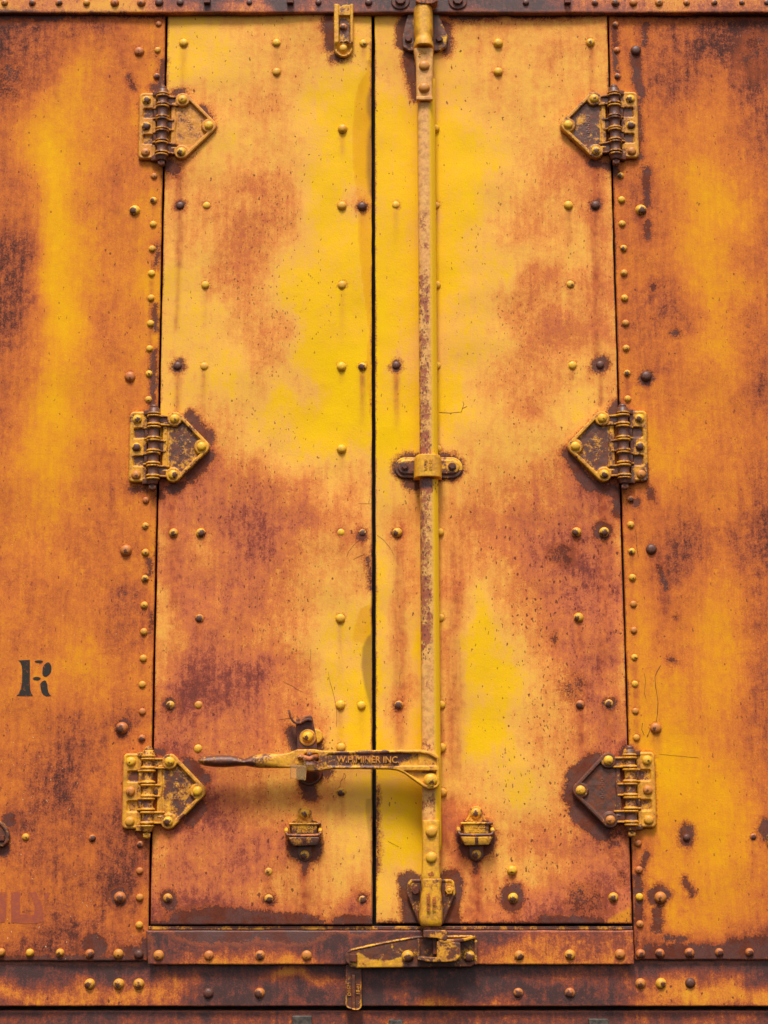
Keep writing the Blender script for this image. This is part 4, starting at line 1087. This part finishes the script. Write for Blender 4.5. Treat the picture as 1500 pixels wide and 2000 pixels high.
# ================================================================== HANDLE LEVER
lv = thing('latch_handle', P(620, 1487, 36), 'long horizontal cast handle with a worn dark grip, pivoted on the rod', 'handle')
top = [(386,1486),(388,1480.5),(396,1477.5),(415,1475.5),(432,1474.5),(452,1475),(466,1478.5),(477,1482),(486,1478),(497,1473.5),(520,1472),(552,1472),(566,1470.5),(574,1466.5),(582,1463.8),(612,1463.5),(628,1466),(660,1467.3),(700,1466.5),(740,1465),(822,1464.3),(840,1468),(852,1473),(857.5,1479)]
bot = [(858.5,1532),(855,1538),(847,1541),(836,1541.5),(826,1537),(806,1523),(790,1511),(776,1505),(760,1502.8),(700,1502),(650,1502),(636,1504),(622,1506.5),(604,1506.5),(592,1502),(575,1499.5),(540,1500),(510,1500),(495,1498.5),(480,1495.5),(464,1496.5),(440,1498.3),(420,1498),(400,1495.5),(389,1491.5)]
OUT = top + bot
hole = lambda x, y: d_box(x, y, 594, 1472, 622, 1494, 5)
LS = lambda x, y: np.maximum(d_poly(x, y, OUT), -hole(x, y))
def LH(x, y):
    s = d_poly(x, y, OUT)
    grip = np.sqrt(np.clip(1 - (1 - np.clip(-s / 12.5, 0, 1)) ** 2, 0, 1)) * 13
    flat = 12 - 0 * x
    # pockets with a rim
    p1 = d_poly(x, y, [(742,1471.5),(820,1470.5),(838,1474.5),(853,1483),(853,1496.5),(742,1497)], 0); p2 = d_poly(x, y, [(789,1505.5),(852,1505.5),(852,1534),(838,1535),(826,1531)], 0)
    pocket = 7.5 * sm(.8, -1.6, p1) * sm(735, 760, x) + 7 * sm(.8, -1.6, p2)
    boss = 3 * sm(13.5, 11, np.hypot(x - 841, y - 1524)); ledge = 3.0 * sm(815, 818, x) * sm(.8, -1.6, p1)
    low = 2.2 * sm(1.5, -1.5, d_box(x, y, 640, 1473, 780, 1497, 3)) * (1 - sm(738, 760, x))
    flat = flat - pocket + boss + ledge - low
    t = sm(500, 570, x)
    return 4 + grip * (1 - t) + flat * t + (vnoise(x, y, 7, 6) - .5) * .8
def LB(x, y):
    g = .85 * sm(508, 480, x) + .35 * np.exp(-((x - 505) / 30) ** 2)
    p1 = d_poly(x, y, [(742,1470),(838,1470),(830,1497),(742,1497)])
    b = np.where(x > 575, .48 * sm(800, 765, x) * sm(618, 650, x) * sm(1466.5, 1471, y) * sm(1503, 1494, y) + .25 * sm(800, 740, x) + .55 * sm(2, -4, p1) * sm(835, 800, x) * sm(1494, 1480, y + (x - 770) * .1), g)
    p2 = d_poly(x, y, [(789,1505.5),(852,1505.5),(852,1510),(800,1512)])
    return b + .5 * sm(2, -2, p2)
hb = relief('lever_arm', lv, M_IRON, (384, 1462, 860, 1544), 1.0, LS, LH, 36, 44, 4, 3.0, LB, None, True); hb['paint_loss'] = .02; hb['tone'] = .25
writing(lv, 'W.H.MINER INC.', 719, 1484.2, 12.4, 50.4, M_IRON, -.012, 2.8, spacing=1.0, bold=.004, sx=.93, ref=50)
lt_ = [o_ for o_ in lv.children if o_.name.startswith('lettering')][0]; lt_['paint_loss'] = .2; lt_['tone'] = .7
pv = rivet(lv, 841, 1524, 12, 't', 48, 'pivot_rivet')
post = block('pivot_post', lv, M_RUST, 829, 1515, 853, 1535, 30, 40, 1)

# hasp that locks the handle
hp = thing('handle_hasp', P(600, 1440, 0), 'dark iron hasp with a hooked tongue and round washer above the handle', 'hasp')
pd_ = relief('backing_disc', hp, M_IRON, (600, 1420, 634, 1458), 1, lambda x, y: d_circ(x, y, 616, 1438, 14.5), lambda x, y: 5 + 0 * x, 0, 4, 1, 3); pd_['paint_loss'] = -.25
bp_ = prism('hasp_plate', hp, M_RUST, [(577.5,1414),(607,1398),(610,1400),(619,1446),(619,1470),(580,1470),(580,1437)], 6, 13, 1.4, 12); bp_['paint_loss'] = .9
def ribbon(name, par, mat, pts, wd, th, ref):
    secs_ = []
    for i, (x, y, d) in enumerate(pts):
        x0, y0, _ = pts[max(i - 1, 0)]; x1, y1, _ = pts[min(i + 1, len(pts) - 1)]; L = math.hypot(x1 - x0, y1 - y0); nx_, ny_ = -(y1 - y0) / L * th / 2, (x1 - x0) / L * th / 2
        secs_.append([(x + nx_, y + ny_, d), (x + nx_, y + ny_, d + wd), (x - nx_, y - ny_, d + wd), (x - nx_, y - ny_, d)])
    ob = loft(name, par, mat, secs_, ref); bevel(ob, .8 * S, 2, 50); return ob
hk = ribbon('hook', hp, M_RUST, [(564,1387,16),(566,1395,16),(569,1404,16),(574,1410.5,15),(580,1413,14),(588,1411,13),(596,1406.5,13),(603,1405,13),(609,1407,13)], 11, 4.2, 20); hk['paint_loss'] = .7
lipb = prism('hook_back', hp, M_RUST, [(578,1405),(590,1399),(607,1397),(609,1406),(600,1406),(580,1413)], 4, 14, 1, 12); lipb['paint_loss'] = .4
hexbolt(hp, 601, 1440.5, 9, 13, M_IRON, 'bolt', 16, .35, .0, 0, 1.75); rivet(hp, 601, 1439, 9.2, 'h', 18, 'bolt_head')
bs = relief('swivel_base', hp, M_RUST, (576, 1480, 634, 1538), 1, lambda x, y: d_circ(x, y, 604, 1508, 26), lambda x, y: 7 + 7 * np.sqrt(np.clip(1 - (np.hypot(x - 604, y - 1508) / 20) ** 2, 0, 1)), 0, 10, 1, 2.5); bs['paint_loss'] = .8
st = tube('staple', hp, M_RUST, [(583,1482,34),(584,1479,48),(587,1477.5,55),(596,1481,58),(605,1483,58.5),(613,1480,57),(617,1478,50),(618,1481,34)], 5.4, 54, 12); st['paint_loss'] = -.05
st2 = tube('staple_bolt', hp, M_RUST, [(604,1474,30),(605,1474,52)], 6, 50, 12); st2['paint_loss'] = .5
# clear plastic padlock seal
g = NG('clear_plastic'); g.b.inputs['Base Color'].default_value = (.9, .64, .3, 1); g.b.inputs['Transmission Weight'].default_value = .82; g.b.inputs['Roughness'].default_value = .14; g.b.inputs['IOR'].default_value = 1.3
M_CLEAR = g.m
pk = thing('padlock_seal', P(583, 1508, 56), 'small clear plastic padlock seal hanging from the staple on the handle', 'padlock')
prism('lock_body', pk, M_CLEAR, [(568,1493),(599,1496),(597,1524),(566,1521)], 54, 66, 1.6, 64)
tube('shackle', pk, M_CLEAR, [(574,1494,60),(575,1486,62),(578,1479,63),(585,1476.5,64),(592,1478,63.5),(595,1486,62),(595,1496,60)], 1.7, 62, 8)

# ================================================================== SEAL BRACKETS
def make_bracket(label):
    r = thing('seal_bracket', P(595, 1630, 0), label, 'bracket', 'cast seal brackets low on the doors')
    BS = lambda x, y: np.minimum.reduce([d_circ(x, y, 595, 1589, 13.5), d_poly(x, y, [(583,1592),(607,1592),(613,1602),(623,1609),(567,1609),(577,1602)], 1), d_box(x, y, 566, 1607, 624, 1650, 3), d_circ(x, y, 595, 1669, 14), d_box(x, y, 581, 1648, 609, 1669, 1)])
    def BH(x, y):
        rim = 1.6 * sm(4, 2, np.abs(BS(x, y) + 1)) * (y < 1606)
        return 5 + rim + (vnoise(x, y, 7, 8) - .5) * .8
    a = relief('back_plate', r, M_IRON, (560, 1574, 630, 1686), 1, BS, BH, 0, 5, 1, 2.2, lambda x, y: .7 * sm(1610, 1650, y) + .35 * sm(12, 7, np.hypot(x - 595, y - 1594)) + .2 * sm(1600, 1604, y)); a['paint_loss'] = .22; a['tone'] = .3
    TS = lambda x, y: np.minimum(d_box(x, y, 570, 1607, 619, 1636, 1.5), d_box(x, y, 564, 1607, 627, 1612, 1.5))
    b = relief('casting', r, M_IRON, (560, 1604, 630, 1638), .8, TS, lambda x, y: 15 + 2.5 * sm(1612, 1610, y) - .06 * (y - 1612) + (vnoise(x, y, 7, 8) - .5) * .8, 4, 16, 0, 2.0, lambda x, y: .45 * sm(590, 625, x + (y - 1610) * .8) + .1); b['paint_loss'] = .14; b['tone'] = .3
    c_ = prism('lower_jaw', r, M_IRON, [(563,1635),(627,1635),(618,1651),(572,1652)], 4, 19, 1.6, 16); c_['paint_loss'] = .42; c_['tone'] = .5
    dv = block('jaw_rib', r, M_IRON, 591, 1636, 597.5, 1651, 16, 20.6, .8); dv['paint_loss'] = .8
    e = tube('bail', r, M_RUST, [(560,1619,8),(559,1622,20),(559,1627,26),(562,1631,28),(570,1631.8,28.5),(595,1632.3,29),(616,1631.6,28.5),(623,1630.5,28),(626,1627,26),(626,1622,20),(625,1619,8)], 3.1, 26, 10); e['paint_loss'] = .5
    f1 = tube('bail_eye', r, M_IRON, [(559,1619,6),(559,1622,22),(559.5,1625,26)], 3.9, 22, 10); f2 = tube('bail_eye', r, M_IRON, [(625,1618,6),(625.5,1622,22),(625.5,1625,26)], 3.9, 22, 10)
    for f in (f1, f2): f['paint_loss'] = -.35
    writing(b, 'WRE CO', 596.5, 1616.3, 5.4, 18.4, M_IRON, 0, 1.6, bold=.01); writing(b, 'ST LOUIS', 596, 1623.6, 5.4, 18.2, M_IRON, 0, 1.6, bold=.01)
    rivet(a, 595, 1589, 9.6, 'h', 5.5); rivet(a, 595, 1670, 8.6, 'h', 4.5)
    return r
b1 = make_bracket('small cast seal bracket with a wire bail, on the left door below the handle')
def copy_tree(o, parent=None):
    n = o.copy(); COL.objects.link(n); n.parent = parent
    for ch in list(o.children): copy_tree(ch, n)
    return n
b2 = copy_tree(b1); b2.location = P(929.5, 1629, 0); b2['label'] = 'small cast seal bracket with a wire bail, right of the lock rod foot'
for ch in b2.children:
    if ch.name.startswith('casting'): ch['paint_loss'] = -.02; ch['tone'] = .05
    if ch.name.startswith('lower_jaw'): ch['paint_loss'] = .1; ch['tone'] = .1

# ================================================================== TOP STOP BRACKET
tb = thing('door_stop', P(671, 60, 0), 'yellow channel-shaped stop bracket at the top of the left door', 'bracket')
TBS = lambda x, y: np.minimum(d_box(x, y, 652.5, 9, 690, 92, 2), d_circ(x, y, 671, 91, 19))
def TBH(x, y):
    h = 15.0 + 0 * x
    h = h - 9.5 * sm(1.2, -1.8, d_poly(x, y, [(662,31),(684,31),(684,84),(678,80),(666,80),(662,84)])) - 3 * sm(1.5, -1.5, d_box(x, y, 661.5, 5, 684.5, 31, 1)) - 8 * sm(1.5, -1.5, d_circ(x, y, 671, 93, 13)) - 6 * sm(82, 96, y)
    return np.maximum(h, 3.5) + (vnoise(x, y, 6, 3) - .5) * .9
o = relief('channel', tb, M_IRON, (650, 6, 693, 113), .9, TBS, TBH, 0, 10, 1, 2.4, lambda x, y: .8 * sm(1, -3, d_box(x, y, 661, 33, 685, 86, 2)) + .28 * sm(33, 28, y) * (np.abs(x - 672) < 11) + .3 * sm(84, 90, y) * (np.abs(x - 668) < 12)); o['paint_loss'] = -.05; o['tone'] = .15
rivet(o, 670.5, 53, 7.8, 'b', 5.5); rivet(o, 670.5, 95, 8.4, 'y', 5)

# ================================================================== KEEPER AND HANGING LEVER
kp = thing('rod_keeper', P(800, 1860, 6), 'heavy rusted keeper casting under the rod foot, hooked socket at its right', 'keeper')
ko = [(690,1862),(760,1847),(815,1838),(918,1836),(921,1838),(921,1876),(917,1879),(692,1881),(684,1874),(684,1867)]
o = relief('keeper_plate', kp, M_IRON, (668, 1822, 936, 1896), 1.1, lambda x, y: d_poly(x, y, ko, 10), lambda x, y: 10 + (vnoise(x, y, 9, 3) - .5) + 1.2 * sm(3.5, 1.2, np.abs(d_poly(x, y, ko, 7.5))) * (y < 1860), 6, 16, 1, 3.0,
    lambda x, y: .75 - .95 * np.maximum(sm(-4, 5, y - 1868 - 9 * np.cos((x - 750) / 22)) * sm(690, 700, x) * sm(790, 782, x), 1.0 * (np.abs(d_poly(x, y, ko, 8)) < 1.7) * (y < 1858) * .6)); o['paint_loss'] = .14; o['tone'] = .12
hexbolt(o, 690.5, 1871, 9.5, 16, M_RUST, 'bolt', 4, .7, .9, .75); rivet(o, 796.5, 1868, 10.4, 'H', 16); rivet(o, 916, 1868, 10.4, 'H', 16)
for nm, pts, d0, d1, ls in (('socket_wall', [(815,1834),(820,1834),(820,1876),(815,1873)], 14, 40, .5), ('socket_floor', [(815,1868),(856,1870),(856,1879),(840,1879),(815,1875)], 14, 42, .35),
        ('hook_face', [(853,1838),(899,1841),(899,1868),(890,1877),(870,1879),(853,1878)], 26, 44, .22)):
    q_ = prism(nm, kp, M_IRON, pts, d0, d1, 2, 38, 3); q_['paint_loss'] = ls + .15; q_['tone'] = .4
q_ = prism('hook_web', kp, M_IRON, [(885,1842),(899,1841),(899,1868),(890,1876),(885,1877)], 14, 30, 2, 24, 2); q_['paint_loss'] = .8
sc_ = []
for x, y, t, dpt in ((856,1836,8,44),(866,1837,9.5,45),(880,1837.5,9,44),(895,1836.5,8,40),(910,1834.5,7,34),(922,1832,6.5,27),(931,1830,6,20)):
    sc_.append([(x, y - 1, 14), (x, y - 1 - t * .25, dpt), (x, y + t * .55, dpt), (x, y + t * .55, 14)])
q_ = loft('hook_ledge', kp, M_IRON, sc_, 36); bevel(q_, 1.6 * S, 2, 45); q_['paint_loss'] = .36; q_['tone'] = .4
rb = prism('end_rib', kp, M_IRON, [(927,1838),(932,1836),(932,1884),(927,1884)], 10, 22, 1.2, 20); rb['paint_loss'] = .45

hl = thing('hanging_lever', P(690, 1930, -4), 'short ribbed lever hanging from the left bolt of the keeper', 'lever')
HS = lambda x, y: np.minimum(d_box(x, y, 675, 1884, 706, 1960, 2), d_caps(x, y, 684.5, 1960, 696.5, 1963, 10.2))
o = relief('lever_bar', hl, M_IRON, (672, 1880, 709, 1978), .8, HS, lambda x, y: 9 + 6 * sm(4.2, 2.6, np.abs(x - 690.5 - (y - 1930) * .008)) * sm(1898, 1906, y) + 2.2 * sm(-2.2, -.6, HS(x, y)) * (y > 1905) + (vnoise(x, y, 7, 3) - .5), -6, 6, 3, 2.4,
    lambda x, y: .75 - .75 * sm(-4, -1.5, HS(x, y)) * sm(1905, 1930, y) + .0 * x); o['paint_loss'] = .3; o['tone'] = .5
for t_, x_, r_ in (('D1674', 682, .06), ('18-01', 699.5, -.02)):
    w_ = writing(o, t_, x_, 1932, 6.4, 4.2, M_IRON, math.pi / 2 + r_, 1.6); w_['paint_loss'] = .34; w_['tone'] = .6

# ================================================================== EDGE FITTINGS AND LUGS
ef = thing('wall_lug', P(0, 1637, 0), 'rounded bolted lug cut off by the left edge of the picture', 'lug')
pe = [(-60,1600),(-10,1604),(2,1612),(10,1622),(13,1632),(11,1642),(4,1648),(-60,1648)]
o = relief('lug_plate', ef, M_IRON, (-70, 1590, 24, 1660), 1.1, lambda x, y: d_poly(x, y, pe, 6), lambda x, y: 8 + 2.5 * sm(5, 2.5, np.abs(d_poly(x, y, pe, 3))) + (vnoise(x + 200, y, 7, 3) - .5), 0, 8, 1, 2.4, lambda x, y: .8 * sm(-3, -9, d_poly(x, y, pe, 6))); o['paint_loss'] = .5; o['tone'] = .4
hexbolt(o, 4, 1637, 7, 8, M_RUST, 'bolt', 4, .7, .8, .78, 0)
ef2 = thing('wall_lug', P(1510, 1640, 0), 'dark lug barely showing at the right edge beside a small rivet', 'lug')
pe2 = [(1502,1634),(1560,1630),(1560,1652),(1503,1648)]
o = relief('lug_plate', ef2, M_IRON, (1494, 1620, 1570, 1662), 1.1, lambda x, y: d_poly(x, y, pe2, 4), lambda x, y: 8 + 0 * x, 0, 8, 1, 2.4); o['paint_loss'] = .3
hexbolt(o, 1520, 1641, 7, 8, M_RUST, 'bolt', 4, .7, .8, .78, 0)
for (pts, lab) in (([(571,1984),(609,1984),(609,2030),(571,2030)], 'bare grey steel clip on the bottom beam, leftmost one'),
                   ([(759,1992),(766,1990),(771,1993),(776,1993),(782,1991),(787,1994),(788,2030),(759,2030)], 'notched grey steel tab on the bottom beam below the keeper'),
                   ([(1150,1990),(1186,1990),(1190,1994),(1190,2030),(1150,2030)], 'olive grey steel clip on the bottom beam, rightmost one')):
    cxp = sum(p[0] for p in pts) / len(pts); t = thing('steel_clip', P(cxp, 2010, -20), lab, 'clip', 'clips on the bottom beam')
    o = prism('clip_body', t, M_GREY, pts, -22, -8, 1.5, -10)
    o2 = block('clip_foot', t, M_RUST, min(p[0] for p in pts) + 3, 2028, max(p[0] for p in pts) - 3, 2050, -22, -12, 1.2, -14); o2['paint_loss'] = .5
